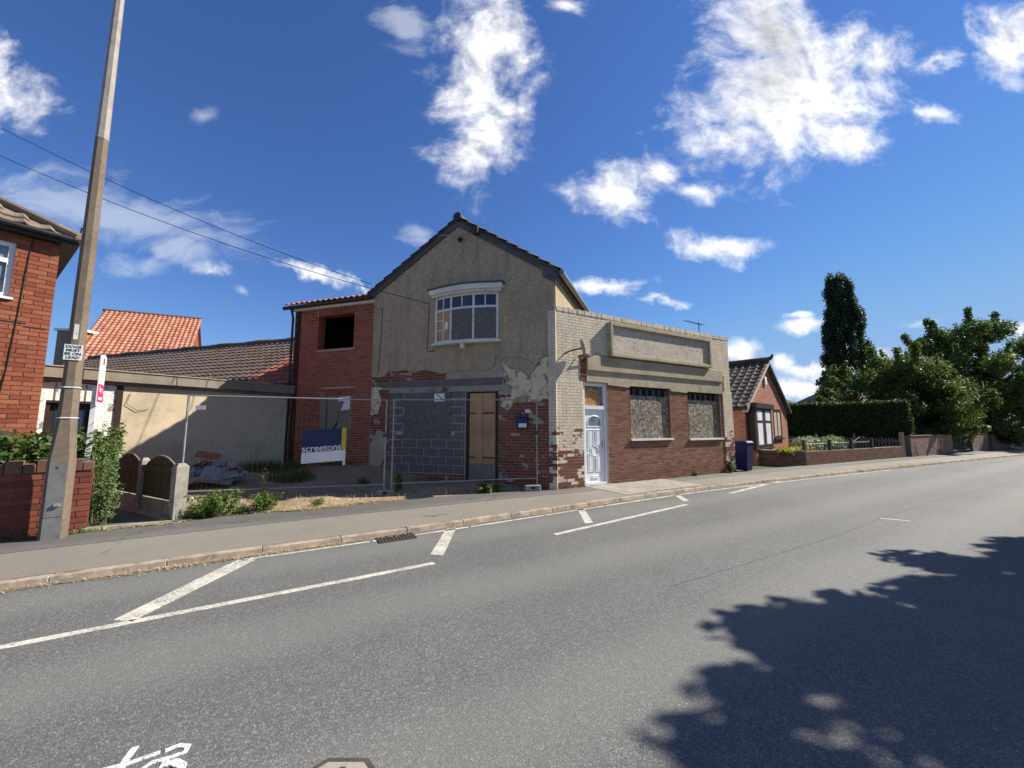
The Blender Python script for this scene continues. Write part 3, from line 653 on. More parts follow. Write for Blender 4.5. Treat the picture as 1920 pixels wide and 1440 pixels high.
cream = [(1.42,3.27),(1.3,3.19),(1.21,3.08),(.91,3.01),(.8,2.92),(.67,2.86),(.55,2.98),(.32,3.29),(.12,3.4),(.13,2.9),(.16,2.55),(.13,2.26),(.3,2.28),(.42,2.2),(.56,2.24),(.7,2.19),(.97,2.22),(1.12,2.14),(1.2,2.02),(1.3,1.98),(1.37,2.07),(1.47,2.11),(1.44,2.22),(1.48,2.32),(1.15,2.34),(1.18,2.5),(1.15,2.6),(1.27,2.7),(1.36,2.84),(1.36,3.05)]
MB().prism(G, cream, .0, .018).build('plaster_patch', 'plaster', house)
MB().prism(G, [(3.04,3.03),(2.8,3.11),(1.89,3.06),(1.62,3.15),(1.56,3.42),(1.42,3.25),(1.36,2.86),(3.03,2.86)], .0, .013).build('cement_patch', 'cement_grey', house)
holes = [(2.36,4.80,.26,2.70),(1.50,2.42,-.1,2.62),(1.37,5.34,2.66,2.87),(1.1,2.4,2.46,2.66)]
rc = brick_rects(.02, GW, -.02, 3.2, .076, .228, .011, holes)
lay(G, rc, hwall, 'brick_gable', d1=.006, n_ind=300, key=lambda r: (r[2]+r[3])/2 > 2.9, jit=.004)
MB().prism(G, [(5.42,.5),(5.05,.45),(4.88,.8),(4.86,1.3),(4.98,1.42),(5.2,1.5),(5.3,1.2),(5.42,1.1)], .0, .02).build('plaster_patch', 'cement', house)
MB().prism(G, [(5.44,1.9),(5.2,1.95),(5.1,2.3),(5.2,2.62),(5.0,2.68),(5.3,2.73),(5.44,2.7)], .0, .016).build('plaster_patch', 'plaster', house)
# course of concrete blocks, lintel, infill
for i in range(9):
    s0 = 5.30-i*.45; s1 = max(1.40, s0-.43)
    if s0 > 1.45: piece('block', 'block', G, s1, s0, -.02, .012+random.uniform(-.003,.003), 2.69-.018*(5.3-s0)/3.9, 2.862-.01*(5.3-s0)/3.9, hwall)
MB().box(G, 1.16, 4.82, -.1, .035, 2.515, 2.655).build('lintel', 'concrete', house)
MB().prism(G, [(3.12,2.53),(2.95,2.53),(2.97,2.63),(3.1,2.64)], .03, .05).build('lintel_scar', 'brick_gable', house)
MB().box(G, 2.43, 4.82, -.12, .0015, -.05, 2.52).build('infill_joint', 'block_joint', house)
for r in range(11):
    z0 = .34+r*.222
    if z0+.2 > 2.55: break
    off = .0 if r % 2 else .225; s = 4.8+off
    while s > 2.45:
        e0, e1 = max(2.45, s-.434), min(4.8, s)
        parts = [(e0,e1)]
        if z0 > 1.30:
            parts = []
            if e1 > 4.33: parts.append((max(e0,4.33), e1))
            if e0 < 2.88: parts.append((e0, min(e1,2.88)))
        for q0, q1 in parts:
            if q1-q0 > .05: piece('block', 'block', G, q0, q1, -.05, random.uniform(.004,.009), z0, min(z0+.21, 1.355) if z0 < 1.30 and q0 < 4.3 and q1 > 2.9 else z0+.199, hwall)
        s -= .456
lay(G, brick_rects(2.44, 4.8, .1, .34, .076, .228, .011), hwall, 'brick_gable', d0=-.05, d1=.007, jit=.003)
MB().box(G, 2.88, 4.33, -.02, .018, 1.36, 2.50).build('steel_shutter', 'board_grey', house)
for zz in (1.42,1.9,2.42): MB().box(G, 2.845, 2.90, .012, .036, zz-.02, zz+.02).build('shutter_bolt', 'iron', house)
dr = MB().box(G, 1.60, 2.33, -.06, -.03, .2, 2.46).build('plywood_door', 'plywood', house)
MB().box(G, 2.335, 2.42, -.08, .0, .1, 2.5).build('door_jamb', 'brown_frame', house); MB().box(G, 1.50, 1.595, -.08, -.02, .1, 2.5).build('door_jamb', 'brown_frame', house)
MB().box(G, 1.50, 2.42, -.16, -.085, .0, 2.5).build('door_recess', 'dark_in', house)
MB().box(G, 1.62, 2.31, -.03, -.022, .2, .62).build('kick_board', 'grey_wood', dr)
for zz in (1.93, .78): MB().box(G, 1.62, 1.95, -.03, -.018, zz-.02, zz+.02).build('strap_hinge', 'iron', dr); MB().box(G, 2.16, 2.33, -.03, -.018, zz-.02, zz+.02).build('hasp', 'iron', dr)
MB().box(G, 1.95, 1.96, -.031, -.027, .2, 2.45).build('board_joint', 'brown_frame', dr)
# bargeboards, verge tiles, ridge cap
def slope_board(sA, zA, sB, zB, d0, d1, h):
    return MB().add([G.p(sA,d0,zA),G.p(sB,d0,zB),G.p(sB,d1,zB),G.p(sA,d1,zA),G.p(sA,d0,zA+h),G.p(sB,d0,zB+h),G.p(sB,d1,zB+h),G.p(sA,d1,zA+h)], [(0,3,2,1),(4,5,6,7),(0,1,5,4),(1,2,6,5),(2,3,7,6),(3,0,4,7)])
for nm, (sA,zA,sB,zB) in (('b',(2.72,7.20,-.12,5.33)),('b',(2.72,7.20,5.62,5.32))):
    slope_board(sA,zA,sB,zB,.03,.075,.21).build('bargeboard','lead',house)
    slope_board(sA,zA+.17,sB,zB+.17,.07,.10,.06).build('verge_strip','lead',house)
MB().prism(G, [(-.12,5.50),(-.12,5.30),(.0,5.26),(.28,5.42),(.28,5.62)], .036, .078).build('bargeboard_foot', 'lead', house)
roof = MB()
def rp(s, d, z): return G.p(s,d,z)
for s1 in (-.16, 5.66):
    p = [Vector(rp(2.72,.1,ZA+.1)), Vector(rp(s1,.1,5.5)), Vector((*back(rp(s1,.1,0)[:2],8.2),5.5)), Vector((*back(rp(2.72,.1,0)[:2],8.2),ZA+.1))]
    roof.add(p+[q-Vector((0,0,.05)) for q in p], [(0,1,2,3),(7,6,5,4),(0,4,5,1),(1,5,6,2),(2,6,7,3),(3,7,4,0)])
roof = roof.build('roof', 'tile_brown', house)
HBv = Vector((*HB,0))
for s1 in (-.18, 5.68):
    e = Vector(rp(s1,.10,5.53)); v = (Vector(rp(2.72,.10,ZA+.13))-e); Ls = v.length
    if s1 < 0:
        tiles('tile', e, HBv, v, 26, 10, .31, Ls/10, 'tile_brown', roof, 'roman', .03, .03)
    else:
        tiles('tile', e, HBv, v, 26, 10, .31, Ls/10, 'tile_brown', roof, 'roman', .03, .03)
for i in range(18):
    p0 = Vector((*back(rp(2.72,.13,0)[:2],i*.46),ZA+.13)); p1 = p0+HBv*.45
    MB().tube([p0,p1], .125, 12).build('ridge_tile', 'black' if i == 0 else 'tile_brown', roof)
# gutter on the shop side
MB().tube([(*back(rp(-.2,.06,0)[:2],0),5.47),(*back(rp(-.2,.06,0)[:2],8),5.47)], .075, 10).build('gutter', 'gutter_grey', house)
MB().tube([(*back(rp(-.05,.06,0)[:2],0),5.40),(*back(rp(-.05,.06,0)[:2],8),5.40)], .07, 4).build('soffit_board', 'lead', house)
sw = [Vector((*back(A,.0),3.0)), Vector((*back(A,8),3.0)), Vector((*back(A,8),5.45)), Vector((*back(A,.0),5.45))]
off = Vector((HB[1],-HB[0],0))*.03
MB().add([q+off for q in sw]+[q-off for q in sw], [(0,1,2,3),(7,6,5,4),(0,4,5,1),(1,5,6,2),(2,6,7,3),(3,7,4,0)]).build('side_render', 'dash', house)
# vents, flood light and wires on the gable
MB().tube([G.p(2.62,.03,6.80),G.p(2.62,.10,6.78),G.p(2.64,.14,6.72)], [.05,.06,.05], 8).build('vent_cowl', 'black', house)
MB().tube([G.p(3.3,.10,6.98),G.p(2.72,.12,6.93),G.p(2.38,.12,6.90)], .012, 6).build('bracket_bar', 'galv', house)
MB().tube([G.p(2.40,.10,6.92),G.p(2.25,.12,7.05),G.p(2.12,.12,7.0)], .012, 6).build('bracket_bar', 'iron', house)
MB().box(G, 2.06, 2.20, .08, .2, 6.82, 7.02).build('flood_light', 'black', house)
def wire(name, pts, r, par_=house, mat='black'): return MB().tube(pts, r, 5).build(name, mat, par_)
wire('cable', [G.p(5.15,.045,5.1),G.p(5.16,.04,4.2),G.p(5.22,.045,3.1)], .008)
wire('cable', [G.p(5.5,.045,5.15),G.p(5.3,.04,5.06),G.p(5.15,.04,4.96)], .006)
wire('cable', [G.p(3.58,.05,4.98),G.p(3.60,.045,4.3),G.p(3.62,.045,3.72),G.p(3.58,.05,3.66),G.p(3.42,.045,3.66),G.p(3.34,.045,3.70)], .008)
wire('crack', [G.p(1.57,.034,3.44),G.p(1.60,.035,3.55),G.p(1.585,.035,3.66),G.p(1.62,.034,3.80)], .004)
wire('crack', [G.p(1.42,.034,3.30),G.p(1.2,.035,3.38),G.p(.95,.035,3.33),G.p(.7,.035,3.29),G.p(.55,.034,3.18)], .0035)
# bow window
def bow(a, base=.03, dep=.16, s0=1.50, s1=3.38):
    x = (a-s0)/(s1-s0)*2-1; return base+dep*(1-x*x)
win = MB()
N = 12; ss = [1.50+(3.38-1.50)*i/N for i in range(N+1)]
def bowstrip(z0, z1, d_add, depth, ext=0, s0=1.50, s1=3.38):
    b = MB(); pts = [s0-ext+(s1-s0+2*ext)*i/N for i in range(N+1)]
    fr = [(a, max(.0, bow(min(max(a,1.5),3.38)))+d_add) for a in pts]
    for (qa,da),(qb,db) in zip(fr, fr[1:]):
        b.hexa([G.p(qa,da-depth,z0),G.p(qb,db-depth,z0),G.p(qb,db,z0),G.p(qa,da,z0),G.p(qa,da-depth,z1),G.p(qb,db-depth,z1),G.p(qb,db,z1),G.p(qa,da,z1)])
    return b
wn = bowstrip(3.87, 5.13, -.02, .03).build('bow_window', 'glass_blue', house)
bowstrip(5.22, 5.36, .16, .22, .14).build('cornice', 'flake', wn); bowstrip(5.16, 5.22, .10, .16, .08).build('cornice', 'flake', wn); bowstrip(5.365, 5.40, .19, .26, .18).build('cornice_lead', 'lead', wn)
bowstrip(5.10, 5.165, .012, .09).build('frame_head', 'flake', wn); bowstrip(4.735, 4.80, .012, .06).build('transom', 'flake', wn); bowstrip(3.80, 3.865, .06, .2, .08).build('sill', 'flake', wn); bowstrip(3.87, 3.92, .012, .06).build('frame_foot', 'flake', wn)
def mull(a, z0, z1, w_, mat='flake', dd=.014, nm='mullion'):
    d = bow(a); return MB().box(G, a-w_/2, a+w_/2, d-.05, d+dd, z0, z1).build(nm, mat, wn)
for a in (1.53, 2.16, 2.83, 3.35): mull(a, 3.87, 5.12, .06)
for a in (1.845, 2.495, 3.09): mull(a, 4.8, 5.1, .028, dd=.010, nm='glazing_bar')
def bowpanel(sa, sb, z0, z1, mat, nm, add):
    b = MB(); pts = [sa+(sb-sa)*i/4 for i in range(5)]
    for qa, qb in zip(pts, pts[1:]):
        b.hexa([G.p(qa,bow(qa)+add-.012,z0),G.p(qb,bow(qb)+add-.012,z0),G.p(qb,bow(qb)+add,z0),G.p(qa,bow(qa)+add,z0),G.p(qa,bow(qa)+add-.012,z1),G.p(qb,bow(qb)+add-.012,z1),G.p(qb,bow(qb)+add,z1),G.p(qa,bow(qa)+add,z1)])
    return b.build(nm, mat, wn)
bowpanel(2.865, 3.32, 3.92, 4.735, 'plywood', 'board', -.004)
bowpanel(2.19, 2.80, 3.90, 4.74, 'board_grey', 'board', .018); bowpanel(1.56, 2.13, 3.90, 4.735, 'board_grey', 'board', .018)
mull(3.09, 3.92, 4.74, .03, dd=.012, nm='glazing_bar')
for zz in (4.20, 4.47): MB().box(G, 2.86, 3.32, bow(3.09)-.02, bow(3.09)+.011, zz-.012, zz+.012).build('glazing_bar', 'flake', wn)
MB().prism(G, [(2.90,4.24),(3.04,4.22),(3.03,4.40),(2.95,4.44)], bow(3)+.004, bow(3)+.008).build('torn_paper', 'white', wn)
MB().box(G, 2.44, 2.54, .03, .19, 3.66, 3.80).build('sill_bracket', 'flake', wn)

# blue letter box and notices on the gable wall
pb = thing('wall_letter_box', G.p(.84,.05,1.55), 'dark blue letter box fixed to the red brick beside the plywood door', 'letter box')
MB().box(G, .70, .99, .01, .10, 1.54, 1.80).build('box', 'navy', pb, bevel=.012)
MB().prism(G, [(.68,1.80),(1.01,1.80),(.96,1.86),(.73,1.86)], .0, .125).build('lid', 'navy', pb)
MB().box(G, .72, .93, .102, .106, 1.56, 1.66).build('label_plate', 'white', pb)
tag(MB().box(G, .64, .78, .012, .02, 1.92, 2.01).build('small_white_notice', 'white'), 'small white notice on brick above the letter box', 'notice')
nt_ = tag(MB().box(G, 3.06, 3.37, .019, .023, 2.26, 2.48).build('paper_notice', 'white'), 'white paper notice with a dark diagonal mark on the grey shutter', 'notice')
MB().add([G.p(3.31,.0245,2.46),G.p(3.14,.0245,2.31),G.p(3.12,.0245,2.33),G.p(3.29,.0245,2.47)], [(0,1,2,3)]).build('pen_mark', 'ink', nt_)

# ------------------------------------------------------------------ brick extension
ext = thing('brick_extension', G.p(7,0,.2), 'two storey red brick extension with an empty square upper window', 'house')
ES0, ES1, EZ = GW+.0, 8.5, 5.28
X0, X1 = G.p(ES0+.01,0,0), G.p(ES1,0,0)
ew = MB(); wz0, wz1, ws0, ws1 = 3.95, 5.03, 6.16, 7.54
def wall_with_hole(b, F, s0, s1, z0, z1, h, th):
    h0,h1,y0,y1 = h
    b.box(F, s0, h0, -th, 0, z0, z1); b.box(F, h1, s1, -th, 0, z0, z1); b.box(F, h0, h1, -th, 0, z0, y0); b.box(F, h0, h1, -th, 0, y1, z1)
wall_with_hole(ew, G, ES0+.01, ES1, -.1, EZ, (ws0,ws1,wz0,wz1), .26)
bk = 4.2
def exb(s): return back(G.p(s,0,0)[:2], bk)
ew = ew.build('wall', 'mortar', ext)
for q0, q1, z0, z1 in ((ws0-.004,ws0+.012,wz0,wz1),(ws1-.012,ws1+.004,wz0,wz1),(ws0,ws1,wz0-.004,wz0+.012),(ws0,ws1,wz1-.012,wz1+.004)): MB().box(G, q0, q1, -.27, .004, z0, z1).build('reveal', 'brick_ext', ext)
ew2 = MB()
def thickwall(p, q, z0, z1, th, b):
    F = Frame(p, (q[0]-p[0], q[1]-p[1])); b.box(F, 0, math.dist(p,q), 0, -th, z0, z1)
thickwall(exb(ES1), (X1[0],X1[1]), -.1, EZ, .25, ew2); thickwall((exb(ES0+.05)), exb(ES1), -.1, EZ, .25, ew2)
ew2.build('inner_wall', 'dark_in', ext); MB().add([(*G.p(ES0+.05,-.3,0)[:2],EZ+.02),(*G.p(ES1,-.3,0)[:2],EZ+.02),(*exb(ES1),EZ+.02),(*exb(ES0+.05),EZ+.02)], [(0,1,2,3)]).build('ceiling', 'dark_in', ext)
MB().add([(*G.p(ES0+.05,-.3,0)[:2],2.7),(*G.p(ES1,-.3,0)[:2],2.7),(*exb(ES1),2.7),(*exb(ES0+.05),2.7)], [(0,1,2,3)]).build('upper_floor', 'dark_in', ext)
lo = (6.16,7.25,1.2,2.5)
holes = [(ws0,ws1,wz0,wz1),(ws0-.06,ws1+.06,wz1,wz1+.225),lo,(lo[0]-.06,lo[1]+.06,lo[3],lo[3]+.225)]
lay(G, brick_rects(ES0+.02, ES1, .0, EZ-.02, .075, .225, .010, holes), ew, 'brick_ext', n_ind=300, key=lambda r: abs((r[0]+r[1])/2-6.3)+abs((r[2]+r[3])/2-3.4)*.6, d0=-.02, d1=.004, jit=.0015)
for s_a, s_b, zz in ((ws0-.05,ws1+.05,wz1+.005),(lo[0]-.05,lo[1]+.05,lo[3]+.005)):
    a = s_a
    while a < s_b-.04: piece('soldier_brick', 'brick_ext', G, a, a+.065, -.02, .008, zz, zz+.212, ew); a += .076
MB().box(G, lo[0], lo[1], -.02, .003, lo[2], lo[3]).build('lower_board', 'grey_wood', ext)
lb = MB().prism(G, [(7.30,2.62),(7.06,2.60),(7.02,1.5),(7.22,1.45)], .03, .05).build('leaning_plank', 'grey_wood', ext)
MB().prism(G, [(7.0,1.4),(6.55,2.35),(6.4,2.32),(6.52,2.1),(6.75,1.4)], .006, .028).build('leaning_plank', 'grey_wood', ext)
MB().prism(G, [(6.6,2.05),(6.20,2.08),(6.2,2.48),(6.62,2.46)], .0035, .006).build('torn_sheet', 'white', ext)
MB().prism(G, [(6.85,1.45),(6.6,1.72),(6.57,1.70),(6.80,1.42)], .029, .034).build('dark_slat', 'brown_frame', ext)
fz = EZ-.02
MB().box(G, ES0+.03, ES1+.1, .01, .10, fz, fz+.13).build('fascia_board', 'white', ext)
MB().tube([G.p(ES0+.02,.17,fz+.12),G.p(ES1+.32,.17,fz+.10)], .058, 10).build('gutter', 'black', ext)
MB().tube([G.p(ES1+.03,.15,fz+.08),G.p(ES1+.03,.06,fz-.2),G.p(ES1+.03,.06,.25)], .038, 8).build('downpipe', 'black', ext)
eu = -Vector((*UG,0)); e0 = Vector(G.p(ES1+.25,.2,fz+.16)); sv = Vector((-G.n[0]*math.cos(R(22)),-G.n[1]*math.cos(R(22)),math.sin(R(22))))
q0 = Vector(G.p(ES1+.2,.12,fz+.12)); q1 = Vector(G.p(ES0+.02,.12,fz+.12)); q2 = q1+sv*2.35; q3 = q0+sv*2.35
er = MB().add([q0,q1,q2,q3]+[q-Vector((0,0,.06)) for q in (q0,q1,q2,q3)], [(0,1,2,3),(7,6,5,4),(0,4,5,1),(1,5,6,2),(2,6,7,3),(3,7,4,0)]).build('roof', 'tile_orange', ext)
tiles('tile', e0, eu, sv, 15, 8, .21, .30, 'tile_orange', er, 'pan', .045, .02)
for i in range(7):
    p0 = q3+eu*(i*.46)+Vector((0,0,.06)); MB().tube([p0,p0+eu*.45], .10, 10).build('ridge_tile','tile_orange',er)

# ------------------------------------------------------------------ shop
shop = thing('corner_shop', S.p(3.6,0,.07), 'closed single storey shop with peeling cream parapet and boarded windows', 'shop')
SL = 7.34; ZT = 4.60
D1 = (.88,1.70,.05,2.74); W1 = (2.55,4.22,1.24,2.70); W2 = (5.06,6.70,1.21,2.66)
sb = MB(); TH = .3
xs = [0, D1[0], D1[1], W1[0], W1[1], W2[0], W2[1], SL]
sb.box(S,0,SL,-TH,-.005,2.72,ZT)
for a, c in ((0,D1[0]),(D1[1],W1[0]),(W1[1],W2[0]),(W2[1],SL)): sb.box(S,a,c,-TH,-.005,-.1,2.72)
sb.box(S,W1[0],W1[1],-TH,-.005,-.1,W1[2]); sb.box(S,W2[0],W2[1],-TH,-.005,-.1,W2[2]); sb.box(S,D1[0],D1[1],-TH,-.005,-.1,.06)
swall = sb.build('wall', 'mortar', shop)
MB().box(S, .0, SL, -.1, -.001, 2.73, ZT-.08).build('painted_joints', 'joint_cream', swall)
bs = MB(); pE = S.p(SL,0,0); pB = (pE[0]-.491*5, pE[1]+.871*5); pA = back(A,6)
bs.add([(*q,z) for z in (-.1,4.0) for q in (S.p(.1,-TH-.01,0)[:2],S.p(SL,-TH-.01,0)[:2],pB,pA)], [(4,5,6,7)]).build('flat_roof', 'fascia', shop)
MB().add([(*S.p(SL,-.3,0)[:2],-.1),(*pB,-.1),(*pB,ZT-.1),(*S.p(SL,-.3,0)[:2],ZT-.1)], [(0,1,2,3)]).build('party_wall', 'brick_white', shop)
MB().box(S, W1[0]-.1, W2[1]+.1, -.9, -.85, .0, 2.8).build('back_screen', 'dark_in', shop)
MB().box(S, D1[0]-.05, D1[1]+.05, -.5, -.45, .0, 2.8).build('back_screen', 'dark_in', shop)
nearA = lambda r: (r[0]+r[1])/2
up = brick_rects(0, SL, 2.74, ZT-.075, .0765, .225, .010, [(1.80,6.14,3.52,4.38),(.98,6.85,2.6,3.47)])
lay(S, up, swall, 'brick_white_up', d0=-.03, d1=.0025, n_ind=300, key=nearA, jit=.0015)
# soldier coping on the parapet
a = -.02
while a < SL:
    piece('coping_brick', 'brick_white_up', S, a, a+.066, -.22, .012+random.uniform(-.006,.006), ZT-.07+random.uniform(-.004,.004), ZT+.045+random.uniform(-.008,.008), swall); a += .0765
MB().box(S, -.02, SL, -.21, .0, ZT-.08, ZT+.03).build('coping_joint', 'mortar', swall)
# piers painted cream
for (p0,p1) in ((-.02,.85),(6.86,7.36)):
    MB().box(S, p0+.004, p1-.004, -.02, .023, -.1, 2.74).build('pier_core', 'joint_cream', shop)
lay(S, [(max(r[0],-.02),r[1],r[2],r[3]) for r in brick_rects(-.02,.85,.0,2.74,.0765,.225,.010)], swall, 'brick_white', d0=-.02, d1=.026, n_ind=300, jit=.0015)
lay(S, brick_rects(6.86,7.36,.0,2.74,.0765,.225,.010), swall, 'brick_white', d0=-.02, d1=.026, n_ind=300, jit=.0015)
MB().box(G, -.02, .16, .0, .049, -.1, 4.50).build('pier_core', 'joint_cream', shop)
lay(G, brick_rects(-.03,.165,.0,4.5,.0765,.225,.010), swall, 'brick_white', d0=0, d1=.055, n_ind=300)
for z0 in (2.76,2.95,3.12,3.27): piece('bare_brick','brick_house',S,.80,.985,-.02,.018,z0,z0+.145 if z0<3.2 else z0+.17,swall)
for z0 in (2.76,2.95,3.12): piece('bare_brick','brick_house',S,6.86,6.99,-.02,.018,z0,z0+.145,swall)
# lower brown brickwork
lowr = brick_rects(D1[1]+.02, 6.85, .0, 2.72, .0745, .222, .0095, [W1, W2])
hi = [r for r in lowr if r[2] > .32]; lo_ = [r for r in lowr if r[2] <= .32]
lay(S, hi, swall, 'brick_shop', n_ind=300, key=nearA, d0=-.03, d1=-.0028, jit=.0012); lay(S, lo_, swall, 'brick_shop_base', n_ind=120, key=nearA, d0=-.03, d1=-.0028, jit=.0012)
for (h0,h1,y0,y1) in (W1,W2):
    MB().box(S, h1-.005, h1+.02, -.29, -.0, y0, y1).build('reveal', 'brick_shop', shop); MB().box(S, h0-.02, h0+.005, -.29, -.0, y0, y1).build('reveal', 'brick_shop', shop)
# cement bands
band = MB().box(S, .985, 6.84, -.02, .075, 3.05, 3.45).build('upper_band', 'cement', shop, bevel=.012)
pts = [(1.72,2.70),(1.72,3.05),(6.83,3.05),(6.83,2.66),(5.06,2.66),(5.02,2.62),(4.26,2.64),(4.22,2.71),(2.55,2.71),(2.52,2.66)]
MB().prism(S, pts, -.02, .03).build('lower_band', 'cement', shop); MB().prism(S, [(.985,2.76),(.985,3.05),(1.72,3.05),(1.72,2.75)], -.02, .03).build('lower_band', 'cement', shop)
# painted-out sign panel
sgn = MB().box(S, 1.84, 6.10, -.02, .085, 3.56, 4.34).build('sign_panel', 'signface', shop)
for (q0,q1,z0,z1) in ((1.76,6.18,4.335,4.435),(1.76,6.18,3.475,3.565),(1.76,1.85,3.565,4.335),(6.09,6.18,3.565,4.335)):
    MB().box(S, q0, q1, -.02, .16, z0, z1).build('sign_frame', 'cement', sgn, bevel=.008)
for (q0,q1,z0,z1) in ((1.85,6.09,4.30,4.335),(1.85,6.09,3.565,3.60)): MB().box(S, q0, q1, .08, .115, z0, z1).build('sign_bead', 'cement', sgn)
# boarded windows
for nm, (h0,h1,y0,y1) in (('w',W1),('w',W2)):
    wn_ = MB().box(S, h0+.01, h1-.01, -.20, -.165, y0, y1).build('shop_window', 'glass_blue', shop)
    MB().box(S, h0+.0, h1-.0, -.15, -.075, y0+.0, y1-.235).build('chipboard', 'osb_grey', wn_)
    for k in range(7):
        a = h0+.03+(h1-h0-.06)*k/6; MB().box(S, a-.022 if k%2==0 else a-.012, a+.022 if k%2==0 else a+.012, -.165, -.115, y1-.24, y1-.03).build('glazing_bar', 'grey_wood', wn_)
    MB().box(S, h0+.01, h1-.01, -.165, -.11, y1-.05, y1-.005).build('frame_head', 'brown_frame', wn_)
    MB().box(S, h0-.03, h1+.05, -.08, .06, y0-.055, y0-.004).build('sill', 'flake', wn_)
# white front door
dd_ = MB().box(S, D1[0]+.085, D1[1]-.085, -.13, -.075, .15, 2.02).build('front_door', 'upvc', shop)
fr = MB(); fr.box(S,D1[0],D1[0]+.07,-.14,-.03,.08,2.72).box(S,D1[1]-.07,D1[1],-.14,-.03,.08,2.72).box(S,D1[0]+.07,D1[1]-.07,-.14,-.03,2.65,2.72).box(S,D1[0]+.07,D1[1]-.07,-.14,-.03,2.03,2.13)
fr.build('door_frame', 'upvc', dd_)
MB().box(S, D1[0]+.07, D1[1]-.07, -.14, -.02, .09, .145).build('threshold', 'upvc', dd_); MB().box(S, D1[0]-.02, D1[1]+.03, -.2, .05, -.02, .095).build('door_step', 'concrete', shop, bevel=.01)
MB().box(S, D1[0]+.075, D1[1]-.075, -.12, -.10, 2.13, 2.65).build('transom_pane', 'glass_net', dd_)
MB().prism(S, [(D1[0]+.09,2.14),(D1[1]-.17,2.14),(D1[1]-.19,2.62),(D1[0]+.5,2.55),(D1[0]+.36,2.60),(D1[0]+.09,2.63)], -.098, -.09).build('transom_board', 'osb_new', dd_)
def mould(pts, r=.012, nm='moulding'): return MB().tube([S.p(a,-.072,z) for a,z in pts], r, 6).build(nm, 'upvc', dd_)
c0 = (D1[0]+D1[1])/2; Lx, Rx = c0-.22, c0+.22
for x0, x1, z0, z1 in ((Lx,c0-.04,1.12,1.50),(c0+.04,Rx,1.12,1.50),(Lx,c0-.04,.42,.80),(c0+.04,Rx,.42,.80)):
    top = z1 > 1; ins = .10
    if top: pp = [(x0,z1),(x1,z1),(x1,z0-.06 if x1<c0 else z0-.16),(x0,z0-.16 if x1<c0 else z0-.06)] if x1 < c0 else [(x0,z1),(x1,z1),(x1,z0-.16),(x0,z0-.06)]
    else: pp = [(x0,z1+.10),(x1,z1),(x1,z0),(x0,z0)] if x1 < c0 else [(x0,z1),(x1,z1+.10),(x1,z0),(x0,z0)]
    mould(pp+[pp[0]])
    MB().prism(S, [((x-(x0+x1)/2)*.55+(x0+x1)/2, (z-(z0+z1)/2)*.8+(z0+z1)/2) for x,z in pp], -.08, -.066).build('raised_panel', 'upvc', dd_)
mould([(c0+.11*math.cos(R(a)), .95+.13*math.sin(R(a))) for a in range(0,361,30)]); mould([(c0+.17*math.cos(R(a)), .95+.20*math.sin(R(a))) for a in range(0,361,30)], .008)
arch = [(Lx,1.58),(Rx,1.58),(Rx,1.74)]+[(c0+.20*math.cos(R(a)),1.74+.12*math.sin(R(a))) for a in range(10,171,20)]+[(Lx,1.74),(Lx,1.58)]
mould(arch); MB().prism(S, arch[:-1], -.08, -.070).build('fan_light', 'glass_net', dd_)
MB().box(S, c0-.10, c0+.12, -.078, -.055, .25, .31).build('letter_plate', 'upvc', dd_); MB().box(S, D1[1]-.15, D1[1]-.12, -.078, -.03, 1.02, 1.2).build('handle', 'galv', dd_)
# loose rubble brick courses and lamp bracket on the pier
MB().tube([S.p(.70,.03,3.38),S.p(.86,.12,3.46),S.p(.98,.10,3.44),S.p(1.06,.09,3.42)], .016, 6).build('iron_bracket', 'iron', shop)
sd = thing('satellite_dish', S.p(.42,.03,3.4), 'grey satellite dish on an arm above the shop door pier', 'satellite dish')
ctr = Vector(S.p(.62,.30,3.55)); ax = Vector((.97,-.06,.24)).normalized(); a_ = ax.orthogonal().normalized(); b_ = ax.cross(a_)
db = MB(); rings = []
for k in range(6):
    rr = .235*k/5+.001; rings.append([ctr+ax*(rr*rr*.55)+(a_*math.cos(q)+b_*math.sin(q)*1.0)*rr for q in np.linspace(0,2*math.pi,20,endpoint=False)])
db.loft(rings, False); rings2 = [[p-ax*.012 for p in r_] for r_ in rings]; db.loft(rings2, False)
db.build('reflector', 'dish', sd, True)
MB().tube([S.p(.28,.0,3.42),S.p(.36,.16,3.48),ctr-ax*.01], .02, 8).build('wall_arm', 'iron', sd)
MB().tube([ctr-ax*.01-Vector((0,0,.18)),ctr+ax*.20-Vector((0,0,.27)),ctr+ax*.34-Vector((0,0,.24))], .012, 6).build('feed_arm', 'iron', sd)
MB().tube([ctr+ax*.31-Vector((0,0,.24)),ctr+ax*.40-Vector((0,0,.2))], .03, 8).build('receiver', 'dish', sd)
ae = thing('roof_aerial', (7.9,15.9,4.0), 'small television aerial standing behind the shop parapet', 'aerial')
MB().tube([(7.9,15.9,3.9),(7.9,15.9,5.95)], .018, 6).build('mast', 'iron', ae); MB().tube([(7.2,15.7,5.98),(8.15,16.0,5.86)], .014, 6).build('boom', 'iron', ae)
for k in range(7):
    q = k/6; p = Vector((7.3+.8*q,15.73+.25*q,5.965-.1*q)); MB().tube([p+Vector((-.05,.17,.05)),p-Vector((-.05,.17,.05))], .008, 5).build('element', 'iron', ae)

